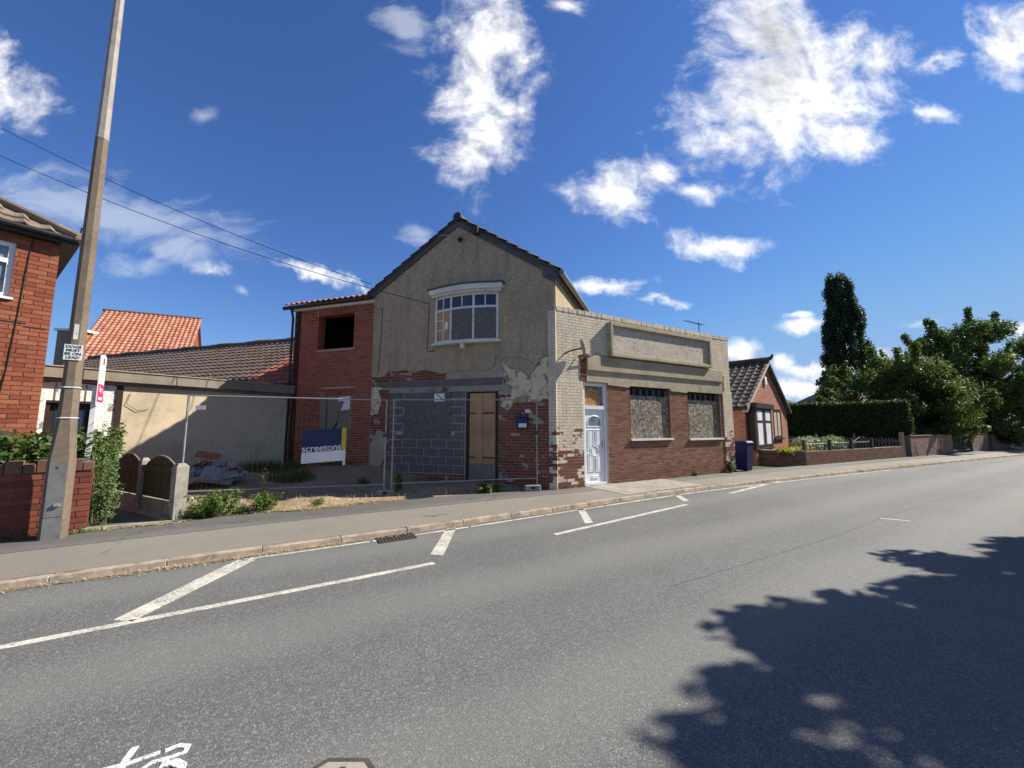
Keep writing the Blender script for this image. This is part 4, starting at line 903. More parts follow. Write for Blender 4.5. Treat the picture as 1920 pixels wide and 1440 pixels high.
# ------------------------------------------------------------------ outbuilding with the rendered yard wall
ob = thing('outbuilding', Y_.p(2,0,.2), 'flat roofed outbuilding with stained cream rendered wall along the yard', 'outbuilding')
YL = 5.6
ob_w = MB().box(Y_, .05, 3.82, -.25, 0, -.1, 2.52).build('rendered_wall', 'yardwall', ob)
MB().box(Y_, 3.82, 3.93, -.25, .02, -.1, 2.52).build('corner_post', 'brown_frame', ob)
MB().box(Y_, 3.93, 4.22, -.25, -.01, -.1, 2.50).build('white_pier', 'whiteflake', ob)
MB().box(Y_, 4.22, YL, -.25, -.02, 2.13, 2.50).build('white_panel', 'whiteflake', ob); MB().box(Y_, 4.95, YL, -.25, -.02, -.1, 2.13).build('white_pier', 'whiteflake', ob)
for a in (4.4,4.62,4.84,5.06): MB().box(Y_, a-.008, a+.008, -.02, -.005, 2.13, 2.50).build('panel_joint', 'grey_wood', ob)
od = MB().box(Y_, 4.24, 4.93, -.2, -.15, .08, 2.08).build('door', 'brown_frame', ob)
MB().box(Y_, 4.36, 4.80, -.15, -.145, .5, 1.95).build('pane', 'glass', od); MB().box(Y_, 4.22, 4.95, -.2, -.02, 2.08, 2.13).build('door_head', 'brown_frame', ob)
for q0, q1 in ((4.22,4.30),(4.88,4.95)): MB().box(Y_, q0, q1, -.2, -.06, .05, 2.08).build('door_jamb', 'brown_frame', ob)
fa = MB().box(Y_, -.35, YL+.4, .02, .16, 2.60, 2.83).build('fascia', 'fascia', ob); MB().box(Y_, -.35, YL+.4, -.1, .05, 2.525, 2.598).build('soffit', 'grey_wood', ob)
MB().box(Y_, -.35, YL+.4, .10, .185, 2.832, 2.85).build('drip_edge', 'cement', fa)
for a in (1.2,2.9,4.5): MB().box(Y_, a, a+.012, .16, .165, 2.60, 2.83).build('board_joint', 'ink', fa)
MB().box(Y_, -.3, YL+.4, -4.0, .05, 2.80, 2.835).build('flat_roof', 'fascia', ob)
MB().tube([Y_.p(3.7,.02,2.35),Y_.p(3.75,.03,2.1),Y_.p(3.55,.03,1.95),Y_.p(3.35,.03,2.0)], .006, 5).build('loose_cable', 'black', ob)
# debris on the flat roof
blades('dry_stalks', [(*Y_.p(random.uniform(.6,2.2),random.uniform(-.2,.0),0)[:2],2.84) for _ in range(26)], 'straw', ob, (.12,.34), .004, .8, 5)

# ------------------------------------------------------------------ long low building behind with the brown tiled roof
lb_ = thing('long_low_building', G.p(11.5,-.6,.3), 'long low building with a dark brown tiled roof behind the yard wall', 'building')
e0 = Vector(G.p(ES1+.06,.10,2.90)); eu = Vector((*UG,0)); pit = R(36); sv = Vector((-G.n[0]*math.cos(pit),-G.n[1]*math.cos(pit),math.sin(pit)))
LL, LS = 17.6, 3.9
MB().add([(*G.p(ES1+.06,-.1,0)[:2],-.1),(*G.p(ES1+LL,-.1,0)[:2],-.1),(*G.p(ES1+LL,-6.2,0)[:2],-.1),(*G.p(ES1+.06,-6.2,0)[:2],-.1)]+[(*G.p(ES1+.06,-.1,0)[:2],2.85),(*G.p(ES1+LL,-.1,0)[:2],2.85),(*G.p(ES1+LL,-6.2,0)[:2],2.85),(*G.p(ES1+.06,-6.2,0)[:2],2.85)], [(0,1,5,4),(1,2,6,5),(2,3,7,6),(3,0,4,7),(4,5,6,7)]).build('wall', 'brick_ext', lb_)
rg = [e0, e0+eu*LL, e0+eu*LL+sv*LS, e0+sv*LS]; bks = [e0+eu*LL+sv*LS, e0+sv*LS]
farv = Vector((-G.n[0]*math.cos(pit),-G.n[1]*math.cos(pit),-math.sin(pit)))
lr = MB().add(rg+[rg[2]+farv*LS, rg[3]+farv*LS], [(0,1,2,3),(3,2,4,5),(1,4,2),(0,3,5)]).build('roof', 'tile_brown', lb_)
nT = 30
tiles('tile', e0, eu, sv, 7, 13, .30, LS/13, 'tile_red', lr, 'pan', .035, .024, rest='new_red_tiles')
tiles('tile', e0+eu*2.1, eu, sv, 51, 13, .30, LS/13, 'tile_brown', lr, 'pan', .035, .024, rest='old_brown_tiles')
for i in range(38): p0 = rg[3]+eu*(i*.46)+Vector((0,0,.05+.02*math.sin(i*1.3))); MB().tube([p0,p0+eu*.455], .11, 10).build('ridge_tile', 'tile_brown', lr)
MB().box(G, ES1+.08, ES1+3.2, .06, .09, 2.72, 2.86).build('fascia_board', 'white', lb_); MB().tube([G.p(ES1+.1,.14,2.86),G.p(ES1+3.6,.14,2.84)], .055, 8).build('gutter', 'black', lb_)

# ------------------------------------------------------------------ far house with the orange pantile roof
fh = thing('far_house', (-24,28,0), 'distant house with a bright orange pantile roof above the brown roof', 'house')
r0, r1 = Vector((-27.4,25.2,9.3)), Vector((-23.2,27.9,9.45))       # ridge
ru = (r1-r0).normalized(); rn = Vector((ru.y,-ru.x,0)); 
if rn.dot(Vector((0,-1,0))) < 0: rn = -rn
slv = (rn*math.cos(R(40))+Vector((0,0,-math.sin(R(40))))); e_a = r0+slv*7.2-ru*.0; e_b = r1+slv*7.2
bk_ = (-rn*math.cos(R(40))+Vector((0,0,-math.sin(R(40)))))
MB().add([r0,r1,e_b,e_a,r0+bk_*5.2,r1+bk_*5.2], [(0,1,2,3),(0,4,5,1)]).build('roof', 'tile_orange', fh)
tiles('tile', e_a, ru, -slv, 21, 22, .245, .33, 'tile_orange', fh, 'pan', .06, .03)
MB().tube([r0-ru*.1+Vector((0,0,.05)),r1+ru*.1+Vector((0,0,.05))], .10, 8).build('ridge', 'tile_brown', fh)
def gab(p, rr): return [p-Vector((0,0,.12)), p+slv*rr-Vector((0,0,.12)), Vector((*(p+slv*rr).xy,0)), Vector((*(p+bk_*rr).xy,0)), p+bk_*rr-Vector((0,0,.12))]
MB().add(gab(r1-ru*.15,5.0), [(0,1,2,3,4)]).build('gable_wall', 'brick_house', fh); MB().add(gab(r0+ru*.15,5.0), [(0,1,2,3,4)]).build('gable_wall', 'brick_house', fh)
q = [r0+slv*7.0+ru*.15, r1+slv*7.0-ru*.15]; MB().add([q[0],q[1],Vector((*q[1].xy,0)),Vector((*q[0].xy,0))], [(0,1,2,3)]).build('front_wall', 'brick_house', fh)
for s_ in (r1+ru*.05,): MB().tube([s_,s_+slv*5.2], .05, 4).build('verge', 'white', fh)
dm = r0+slv*3.2-ru*.55
MB().aabb(dm.x-.55,dm.x+.75,dm.y-.4,dm.y+1.2,dm.z-2.6,dm.z-.0).build('dormer_cheek', 'fascia', fh); MB().aabb(dm.x-.65,dm.x+.9,dm.y-.5,dm.y+1.2,dm.z+.003,dm.z+.14).build('dormer_roof', 'white', fh)

# ------------------------------------------------------------------ brick house at the end of the path
HC = (-8.6,7.0); H = Frame(HC, (-.57,-.82), -1)
bh = thing('brick_house', H.p(1,0,0), 'red brick house with white window and tiled hipped roof', 'house')
HZ = 5.02; HW = (.50,1.75,3.86,4.86)
hb_ = MB(); wall_with_hole(hb_, H, 0, 6, -.1, HZ, HW, .25); hw = hb_.build('wall', 'mortar_red', bh)
MB().add([H.p(.0,-.26,-.1),H.p(.0,-7,-.1),H.p(0,-7,HZ),H.p(0,-.26,HZ)], [(0,1,2,3)]).build('side_wall', 'brick_house', bh)
rc = brick_rects(.0, 2.4, .0, HZ-.02, .0825, .235, .010, [HW])
for r_ in rc: pass
lay(H, rc, hw, 'brick_house', d0=-.02, d1=.008, n_ind=300, key=lambda r: (r[0]+r[1])/2)
hwn = MB().box(H, HW[0]+.05, HW[1], -.11, -.09, HW[2]+.05, HW[3]-.03).build('window', 'glass_net', bh)
f_ = MB(); f_.box(H,HW[0],HW[0]+.075,-.14,-.05,HW[2],HW[3]).box(H,HW[0]+.075,HW[1],-.14,-.05,HW[3]-.075,HW[3]).box(H,HW[0]+.075,HW[1],-.14,-.05,HW[2],HW[2]+.075).box(H,HW[0]+.075,HW[1],-.14,-.04,4.48,4.56); f_.build('frame','upvc',hwn)
MB().box(H, HW[0]-.04, HW[1]+.04, -.1, .05, HW[2]-.045, HW[2]-.002).build('sill', 'upvc', hwn)
MB().box(H, HW[0]+.1, HW[1], -.3, -.28, HW[2], HW[3]).build('curtain', 'curtain', hwn)
MB().box(H, -.16, 6, -.25, .17, HZ, HZ+.025).build('soffit', 'black', bh); MB().box(H, -.16, -.02, -7, -.252, HZ, HZ+.025).build('soffit', 'black', bh)
MB().box(H, -.16, 6, .155, .175, HZ+.025, HZ+.12).build('fascia_board', 'black', bh); MB().tube([H.p(-.2,.22,HZ+.10),H.p(6,.22,HZ+.10)], .045, 8).build('gutter', 'black', bh)
MB().tube([H.p(-.2,.22,HZ+.10),H.p(-.2,-7,HZ+.10)], .045, 8).build('gutter', 'black', bh)
MB().box(H, -.185, -.162, -7, .17, HZ+.0, HZ+.11).build('fascia_board', 'black', bh)
hp = R(33); ev = Vector((-H.n[0]*math.cos(hp),-H.n[1]*math.cos(hp),math.sin(hp))); hu = Vector((*H.u,0))
ec = Vector(H.p(-.2,.22,HZ+.12)); hipd = Vector((*H.u,0))+Vector((-H.n[0],-H.n[1],0))+Vector((0,0,math.tan(hp)))
tp = ec+hipd*3.2
rf = MB().add([ec, ec+hu*6.6, tp+hu*3.4, tp, Vector(H.p(-.2,-6.2,HZ+.12))], [(0,1,2,3),(0,3,4)]).build('roof', 'tile_grey', bh)
def hipclip(p): return (p-ec).dot(hu) > (p-ec).dot(Vector((-H.n[0],-H.n[1],0)))+.10
tiles('tile', ec, hu, ev, 11, 9, .30, .34, 'tile_grey', rf, 'roman', .045, .02, individual=True, clip=hipclip)
hd = hipd.normalized()
for i in range(11): p0 = ec+hd*(i*.4-.02)+Vector((0,0,.05)); MB().tube([p0,p0+hd*.41], .085, 10).build('hip_tile', 'tile_grey', rf)
MB().tube([ec+Vector((0,0,.1)),ec+Vector((.02,0,.24)),ec+Vector((.10,.03,.26))], .012, 5).build('hip_iron', 'black', rf)
wire('cable', [H.p(.33,.02,HZ-.02),H.p(.36,.02,4.3),H.p(.38,.02,3.55),H.p(.42,.02,2.6),H.p(.5,.02,1.5)], .007, bh)
MB().box(H, .30, .62, .0, .05, 1.42, 1.52).build('air_vent', 'iron', bh)
for a0_, a1_, zz in ((.05,.3,3.36),(.28,.8,3.42)): MB().box(H, a0_, a1_, .008, .014, zz, zz+.02).build('settlement_crack', 'ink', bh)

# ------------------------------------------------------------------ front garden wall with castellated coping
W0 = Frame((-6.33,5.90), (-.70,-.714), -1)
gw = thing('garden_wall', W0.p(.6,0,.07), 'low red brick garden wall with castellated dark coping', 'wall')
gwl = MB().box(W0, .004, 3.0, -.22, -.006, -.05, .94).build('core', 'mortar_red', gw)
lay(W0, brick_rects(.0, 2.2, .02, .94, .0825, .235, .010), gwl, 'brick_garden', d0=-.04, d1=.004, n_ind=300, key=lambda r: r[0])
E0 = Frame(W0.p(0,0,0)[:2], (-W0.n[0],-W0.n[1]), -1)
lay(E0, brick_rects(.0, .23, .02, .94, .0825, .235, .010), gwl, 'brick_garden', d0=-.02, d1=.004, n_ind=300)
a = -.02; i = 0
while a < 2.4:
    hgt = 1.11 if i % 2 else 1.06; L = .16 if i % 2 else .12
    MB().box(W0, a, a+L-.008, -.25, .02, .94, hgt).build('coping_stone', 'brick_wall', gw, bevel=.006); a += L; i += 1
# ------------------------------------------------------------------ lamp post
LP = Vector((-6.30,5.47,.07)); ln = Vector((.62,-.785,0)); lr_ = Vector((.785,.62,0))
lamp = thing('lamp_post', LP, 'tall octagonal brown concrete street lamp post with grey access door', 'street lamp')
def octa(z, r, c=.42):
    h = r; k = r*(1-c); out = []
    for (a, b) in ((k,-h),(h,-k),(h,k),(k,h),(-k,h),(-h,k),(-h,-k),(-k,-h)): out.append(LP+lr_*a-ln*b*-1*(-1)+Vector((0,0,z)) if False else LP+lr_*a+ln*(-b)+Vector((0,0,z)))
    return out
MB().loft([octa(0,.125,.30),octa(1.0,.122,.30),octa(1.06,.120,.30),octa(1.62,.092,.5),octa(2.2,.087,.55),octa(5.92,.068,.58)]).build('concrete_shaft', 'lamp_conc', lamp)
MB().loft([octa(5.9,.071,.58),octa(6.0,.069,.58),octa(9.6,.046,.58)]).build('painted_shaft', 'lamp_steel', lamp)
MB().tube([LP+Vector((0,0,9.55)),LP+Vector((0,0,9.8))+ln*.2,LP+Vector((0,0,9.95))+ln*1.1], .03, 8).build('bracket_arm', 'lamp_steel', lamp)
MB().loft([[LP+ln*(1.0+d)+lr_*a+Vector((0,0,9.95+z)) for a,z in ((-.1,-.04),(.1,-.04),(.07,.06),(-.07,.06))] for d in (0,.55)]).build('lantern', 'gutter_grey', lamp)
LF = Frame((LP.x,LP.y), (lr_.x,lr_.y), 1)
def lbox(a0,a1,d0,d1,z0,z1,mat,nm,p_): return MB().box(LF,a0,a1,d0,d1,LP.z+z0,LP.z+z1).build(nm,mat,p_)
ld = lbox(-.084,.080,.07,.128,.30,1.03,'lamp_door','access_door',lamp); lbox(-.086,.082,.07,.1265,.0,.29,'lamp_door','base_plate',lamp)
lbox(.0,.055,.126,.155,.44,.475,'galv','lock_hasp',ld); lbox(-.02,-.002,.12,.132,.95,.97,'ink','lock',ld)
for zz, rr in ((2.07,.092),(1.64,.095)): MB().tube([q+Vector((0,0,0)) for q in octa(zz,rr,.5)]+[octa(zz,rr,.5)[0]], .008, 6).build('strap', 'white', lamp)
lbox(-.025,.02,.06,.088,2.76,2.98,'flake','number_plate',lamp)
dg = thing('dog_sign', LP+Vector((0,0,2.45)), 'white plate reading DOGS MUST BE ON LEAD strapped to the lamp post', 'sign')
lbox(-.095,.085,.088,.095,2.46,2.68,'white','plate',dg)
for i, s_ in enumerate(('DOGS','MUST','BE ON','LEAD')): text('lettering', s_, LF, -.005, .0965, LP.z+2.648-.051*i, .052, 'ink', dg, sx=1.05)
MB().tube([q for q in octa(2.57,.088,.55)]+[octa(2.57,.088,.55)[0]], .006, 6).build('strap', 'galv', dg)

# ------------------------------------------------------------------ agent's pole board beside the path
sp = thing('sale_board', (-6.70,6.16,.07), 'narrow white and pink for sale board on a pale timber pole', 'sale board')
BF = Frame((-6.70,6.16), (-.625,.78), -1)
if BF.n[0]*6.4+BF.n[1]*-6.1 < 0: BF = Frame((-6.70,6.16), (-.625,.78), 1)
MB().box(BF, -.03, .03, -.03, .03, .0, 2.2).build('pole', 'flake', sp)
bd = MB().prism(BF, [(-.12,1.92),(.30,1.92),(.30,2.74),(.14,2.77),(-.12,2.73)], .032, .045).build('board', 'white', sp)
MB().box(BF, -.12, .30, .0455, .048, 1.98, 2.27).build('pink_band', 'pink', bd)
text('lettering', 'for s', BF, .09, .049, 2.18, .13, 'white', bd); MB().box(BF, -.05, .22, .0482, .050, 2.02, 2.06).build('number_band', 'white', bd)
MB().box(BF, .05, .17, .0455, .048, 2.60, 2.70).build('logo', 'red', bd)
for k in range(5): MB().box(BF, -.08+.02*k, .22-.03*k, .0455, .047, 2.34+.055*k, 2.355+.055*k).build('script_line', 'green_ink', bd)

# ------------------------------------------------------------------ concrete post fence with arched timber panels
pf = thing('post_fence', (-5.5,6.5,.07), 'concrete posts holding arched weathered timber panels beside the path', 'fence')
PP = [0, 1.38, 2.66]
for i, a in enumerate(PP):
    h_ = (.98,1.02,1.06)[i]; b = MB(); wd = (.085,.06,.05)[i]
    rings = [[GF.p(a+x*wd*s_, y*wd*s_, z) for x,y in ((-1,-1),(1,-1),(1,1),(-1,1))] for z,s_ in ((.0,1),(h_-.05,1),(h_,.55))]
    b.loft(rings).build('post', 'concrete', pf)
for k in range(2):
    a0_, a1_ = PP[k]+.09, PP[k+1]-.07; n_ = 9 if k == 0 else 8
    wdt = (a1_-a0_)/n_
    for i in range(n_):
        x = (i+.5)/n_*2-1; top = .86+.20*(1-x*x); q0 = a0_+i*wdt; xl, xr = i/n_*2-1, (i+1)/n_*2-1
        MB().prism(GF, [(q0+.003,.36),(q0+wdt-.003,.36),(q0+wdt-.003,.86+.2*(1-xr*xr)),(q0+.003,.86+.2*(1-xl*xl))], -.012, .012+random.uniform(-.004,.004)).build('board', 'old_wood', pf)
    MB().box(GF, a0_-.03, a1_+.03, .02, .05, .80, .90).build('rail', 'old_wood', pf); MB().box(GF, a0_-.03, a1_+.03, -.03, .03, .05, .34).build('gravel_board', 'concrete', pf)
    cp = [GF.p(a0_+(a1_-a0_)*i/12, 0, .875+.2*(1-(i/6-1)**2)) for i in range(13)]; MB().tube(cp, .016, 5).build('arch_trim', 'grey_wood', pf)

# ------------------------------------------------------------------ temporary mesh fence panels
def mesh_panel(p, q, z0, label, zq=None):
    F = Frame(p, (q[0]-p[0], q[1]-p[1]), 1); L = math.dist(p,q); zq = z0 if zq is None else zq
    o = thing('mesh_fence_panel', F.p(0,0,z0), label, 'fence panel', 'temporary mesh fence panels')
    def Z(a, z): return z0+(zq-z0)*a/L+z
    for a in (0, L): MB().tube([F.p(a,0,Z(a,-.12)),F.p(a,0,Z(a,2.04))], .019, 8).build('post', 'galv', o)
    for z in (2.03, .16): MB().tube([F.p(0,0,Z(0,z)),F.p(L,0,Z(L,z))], .014, 8).build('rail', 'galv', o)
    b = MB(); n_ = int(L/.085)
    for i in range(1, n_):
        a = L*i/n_; p0, p1 = F.p(a,0,Z(a,.16)), F.p(a,0,Z(a,2.03)); r = .0008
        ux, uy = F.u[0]*r, F.u[1]*r; nx_, ny_ = F.n[0]*r, F.n[1]*r
        for z_ in ((p0,p1),):
            k = [(z_[0][0]+ux,z_[0][1]+uy,z_[0][2]),(z_[0][0]+nx_,z_[0][1]+ny_,z_[0][2]),(z_[0][0]-ux,z_[0][1]-uy,z_[0][2]),(z_[0][0]-nx_,z_[0][1]-ny_,z_[0][2])]
            k += [(x,y,z_[1][2]) for x,y,_ in k]; b.add(k, [(0,1,5,4),(1,2,6,5),(2,3,7,6),(3,0,4,7)])
    for z in np.arange(.42, 1.95, .27):
        b.tube([F.p(0,.005,Z(0,z)),F.p(L,.005,Z(L,z))], .0010, 4)
    tag(b.build('wire_mesh', 'wire', o), kind='stuff')
    MB().box(F, L-.06, L+.02, -.03, .03, Z(L,1.2), Z(L,1.28)).build('clamp', 'iron', o)
    return F
FL, FM, FR = (-6.42,7.62), (-2.84,8.72), (.60,9.38)
F1 = mesh_panel(FL, FM, .17, 'mesh fence panel between the post fence and the house, carrying the navy board', .15)
F2 = mesh_panel((FM[0]+.16,FM[1]+.02), FR, .16, 'mesh fence panel across the blocked up doorway of the derelict house', .20)
for i, (x,y,z,lab) in enumerate(((FM[0]+.05,FM[1]-.02,.09,'grey concrete ballast block where the two mesh panels meet'),(FR[0]-.12,FR[1]-.05,.10,'pale concrete ballast block against the painted corner pier'),(FL[0]+.05,FL[1],.12,'concrete ballast block hidden in weeds behind the gate post'))):
    FF = Frame((x,y), (F2.u[0],F2.u[1]), 1); o = thing('concrete_ballast_block', (x,y,z), lab, 'ballast block', 'mesh fence ballast blocks')
    MB().box(FF, -.19, .19, -.10, .10, z-.03, z+.11).build('block', 'concrete', o, bevel=.015); MB().box(FF, -.05, .05, -.103, .103, z+.02, z+.08).build('slot', 'ink', o)
tag(MB().box(F1, .14, .30, .02, .028, 1.92, 2.0).build('fence_notice', 'white'), 'small white tag tied high on the mesh near the white pole', 'notice')
# agent's board on the fence
bo = thing('agents_board', F1.p(2.6,.03,.8), 'navy and white screetons board with a yellow strip hung on the mesh fence', 'sign')
U0, U1 = 2.06, 2.92; 
def sk(a, z): return z+.05*(a-U0)/(U1-U0)
def bp(a0_, a1_, z0, z1, d0, d1, mat, nm, par_):
    return MB().prism(F1, [(a0_,sk(a0_,z0)),(a1_,sk(a1_,z0)),(a1_,sk(a1_,z1)),(a0_,sk(a0_,z1))], d0, d1).build(nm, mat, par_)
b1 = bp(U0, U1-.09, 1.03, 1.50, -.045, -.035, 'navy', 'navy_panel', bo); bp(U0, U1, .80, 1.028, -.045, -.035, 'white', 'white_panel', bo)
MB().box(F1, U1-.085, U1, -.045, -.033, 1.09, 1.56).build('yellow_strip', 'yellow', bo); MB().box(F1, U1-.05, U1, -.06, -.046, .75, 1.2).build('batten', 'white', bo)
text('lettering', 'screetons', F1, (U0+U1-.09)/2, -.0335, 1.125, .20, 'white', b1, slope=.058, sx=.98)

# ------------------------------------------------------------------ rubble heap
rr_ = random.Random(3)
def rock(x, y, z, sx, sy, sz, rx, ry, rz, mat, name, label, group):
    b = MB(); b.aabb(-.5,.5,-.5,.5,-.5,.5)
    k = rr_.uniform(.0,.22); b.v = [(v[0]*(1-k*(rr_.random())), v[1]*(1-k*rr_.random()), v[2]*(1-.2*rr_.random())) for v in b.v]
    o = b.build(name, mat); o.matrix_basis = Matrix.Translation((x,y,z)) @ Matrix.Rotation(rz,4,'Z') @ Matrix.Rotation(rx,4,'X') @ Matrix.Rotation(ry,4,'Y') @ Matrix.Diagonal((sx,sy,sz,1))
    return tag(o, label, name.split('_')[-1], group, 'thing')
hx, hy = -6.95, 8.85
for i in range(52):
    an, rd = rr_.uniform(0,6.28), rr_.random()**.6*.75; x, y = hx+math.cos(an)*rd*1.15, hy+math.sin(an)*rd*.7
    zt = yard_z(x,y)+.52*max(0,1-(rd/.85)**1.3)*rr_.uniform(.55,1)
    red = i % 7 == 0
    if red: rock(x,y,zt+.08,.34,.24,.035,rr_.uniform(-.5,.5),rr_.uniform(-.5,.5),rr_.uniform(0,3),'rubble_red','broken_tile','broken red clay tile lying in the rubble heap by the yard wall','rubble heap pieces')
    else: rock(x,y,zt,rr_.choice((.14,.2,.3,.45)),rr_.uniform(.1,.28),rr_.uniform(.05,.14),rr_.uniform(-.5,.5),rr_.uniform(-.5,.5),rr_.uniform(0,3),'rubble','broken_concrete_slab','broken grey concrete slab in the rubble heap by the yard wall','rubble heap pieces')
rock(-6.45,8.6,yard_z(-6.45,8.6)+.24,.62,.5,.10,.5,.25,.4,'rubble','concrete_slab','large tilted concrete slab leaning at the front of the rubble heap',None)
rock(-7.0,9.0,yard_z(-7.0,9.0)+.60,.46,.30,.05,.28,.22,.5,'rubble_red','red_tile','flat red clay tile lying on top of the rubble heap',None)

# ------------------------------------------------------------------ overhead wires
def span(p, q, sag, nm, label, r=.009):
    p, q = Vector(p), Vector(q); pts = [p.lerp(q, i/20)-Vector((0,0,sag*4*(i/20)*(1-i/20))) for i in range(21)]
    tag(MB().tube(pts, r, 5).build(nm, 'black'), label, 'cable')
span((-14.4,10,9.95), G.p(5.5,.12,5.80), .25, 'overhead_cable', 'upper black overhead cable running to the gable eaves of the derelict house')
span((-14.3,10,9.10), G.p(3.55,.08,5.02), .3, 'overhead_cable', 'lower black overhead cable running to the bow window of the derelict house')

# ------------------------------------------------------------------ wheelie bin
wb = thing('wheelie_bin', (7.93,13.42,.07), 'dark blue wheelie bin standing at the end of the shop', 'bin')
WF = Frame((7.93,13.42), (.871,.491), 1)
def ring(z, w_, d_, y0=0): return [WF.p(a, b+y0, z) for a,b in ((-w_,-d_),(w_,-d_),(w_,d_),(-w_,d_))]
MB().loft([ring(.10,.16,.22),ring(.98,.20,.28)]).build('body', 'blue', wb, bevel=.02)
MB().loft([ring(.975,.215,.30),ring(1.03,.215,.30),ring(1.09,.17,.24)]).build('lid', 'blue', wb, bevel=.012)
MB().tube([WF.p(-.2,-.37,1.0),WF.p(.2,-.37,1.0)], .018, 8).build('handle', 'blue', wb)
for a in (-.17,.17): MB().tube([WF.p(a-.025,-.25,.17),WF.p(a+.025,-.25,.17)], .10, 14).build('wheel', 'black', wb)

# ------------------------------------------------------------------ bungalow
Q = Frame((9.3,15.4), (.735,.678), 1); QB = Vector((-Q.n[0],-Q.n[1],0)); QW, QE, QA = 6.6, 2.42, 4.52
bg_ = thing('bungalow', Q.p(3.3,0,.05), 'small pink red brick bungalow with dark tiled roof and brown bay window', 'bungalow')
core = MB(); f3 = [Vector(Q.p(0,-.02,-.1)),Vector(Q.p(QW,-.02,-.1)),Vector(Q.p(QW,-.02,QE)),Vector(Q.p(QW/2,-.02,QA)),Vector(Q.p(0,-.02,QE))]
core.add(f3+[p+QB*8 for p in f3], [(0,1,2,3,4),(9,8,7,6,5),(0,5,6,1),(1,6,7,2),(2,7,8,3),(3,8,9,4),(4,9,5,0)])
bw = core.build('wall', 'mortar', bg_)
def qclip(a, z): return z < QE+(QA-QE)*min(a, QW-a)/(QW/2)-.08
lay(Q, brick_rects(0,QW,.0,QA,.075,.225,.010,[(.25,2.6,.62,2.3),(4.1,5.5,1.02,2.38)],qclip), bw, 'brick_bung', d0=-.03, d1=-.012, n_ind=0)
QS = Frame(Q.p(0,0,0)[:2], (QB.x,QB.y), 1)
if QS.n[0]*Q.u[0]+QS.n[1]*Q.u[1] > 0: QS = Frame(Q.p(0,0,0)[:2], (QB.x,QB.y), -1)
lay(QS, brick_rects(0,3,.0,QE,.075,.225,.010), bw, 'brick_bung', d0=-.03, d1=.006, n_ind=0)
rl = Vector(Q.p(QW/2,0,QA))-Vector(Q.p(0,0,QE)); rlen = rl.length; rlu = rl.normalized(); rru = (Vector(Q.p(QW/2,0,QA))-Vector(Q.p(QW,0,QE))).normalized()
eL = Vector(Q.p(0,.18,QE+.06))-rlu*.28; eR = Vector(Q.p(QW,.18,QE+.06))-rru*.28; tpq = Vector(Q.p(QW/2,.18,QA+.06))
br = MB().add([eL,tpq,tpq+QB*8.3,eL+QB*8.3,eR,eR+QB*8.3], [(0,1,2,3),(1,4,5,2)]).build('roof', 'tile_dark', bg_)
tiles('tile', eL, QB, rlu, 21, 12, .30, (rlen+.28)/12, 'tile_dark', br, 'roman', .055, .025, individual=True)
for i in range(17): p0 = tpq+QB*(i*.46)+Vector((0,0,.07)); MB().tube([p0,p0+QB*.455], .11, 10).build('ridge_tile', 'tile_dark', br)
MB().tube([tpq+Vector((0,0,.07)),tpq-QB*.10+Vector((0,0,.16)),tpq-QB*.16+Vector((0,0,.28))], [.10,.07,.04], 8).build('ridge_finial', 'tile_dark', br)
def sboard(p, q, h_, d_, mat, nm):
    n3 = Vector((*Q.n,0)); return MB().add([p,q,q+Vector((0,0,h_)),p+Vector((0,0,h_)),p-n3*d_,q-n3*d_,q-n3*d_+Vector((0,0,h_)),p-n3*d_+Vector((0,0,h_))], [(0,1,2,3),(7,6,5,4),(0,4,5,1),(1,5,6,2),(2,6,7,3),(3,7,4,0)]).build(nm, mat, bg_)
sboard(eL-Vector((0,0,.20)), tpq-Vector((0,0,.19)), .19, .2, 'barge', 'bargeboard'); sboard(eR-Vector((0,0,.12)), tpq-Vector((0,0,.12)), .11, .2, 'lead', 'bargeboard')
MB().tube([eL-Vector((0,0,.05)),eL+QB*8-Vector((0,0,.05))], .06, 8).build('gutter', 'black', bg_)
ab = MB().box(Q, 2.85, 3.15, -.01, .08, 3.42, 3.82).build('alarm_box', 'white', bg_, bevel=.03); MB().box(Q, 2.55, 2.68, -.01, .01, 3.72, 3.85).build('air_brick', 'mortar_red', bg_)
# bay window
bay = MB().box(Q, .25, 2.6, .0, .28, .68, 2.32).build('bay_window', 'brown_frame', bg_); MB().box(Q, .15, 2.7, .0, .38, 2.32, 2.52).build('canopy', 'brown_frame', bay); MB().box(Q, .3, 2.55, .0, .25, .0, .68).build('apron', 'brick_bung', bay); MB().box(Q, .2, 2.65, .0, .33, .645, .69).build('sill', 'brown_frame', bay)
MB().box(Q, 2.6, 3.5, .0, .14, 2.32, 2.46).build('canopy_end', 'brown_frame', bay)
for (q0,q1) in ((.45,1.28),(1.58,2.42)):
    for z0, z1 in ((.82,1.72),(1.80,2.24)): MB().box(Q, q0, q1, .281, .286, z0, z1).build('pane', 'glass_net', bay); MB().box(Q, q0+.1, q1-.1, .2865, .289, z0+.02, z1-.02).build('net_curtain', 'curtain', bay)
w2 = MB().box(Q, 4.1, 5.5, -.08, -.04, 1.02, 2.38).build('side_window', 'glass', bg_)
f_ = MB(); f_.box(Q,4.1,4.2,-.06,.0,1.02,2.38).box(Q,5.4,5.5,-.06,.0,1.02,2.38).box(Q,4.2,5.4,-.06,.0,2.28,2.38).box(Q,4.2,5.4,-.06,.0,1.02,1.12).box(Q,4.75,4.85,-.06,-.01,1.12,2.28); f_.build('frame','brown_frame',w2); MB().box(Q,4.0,5.6,-.02,.09,.95,1.015).build('sill','brown_frame',w2)

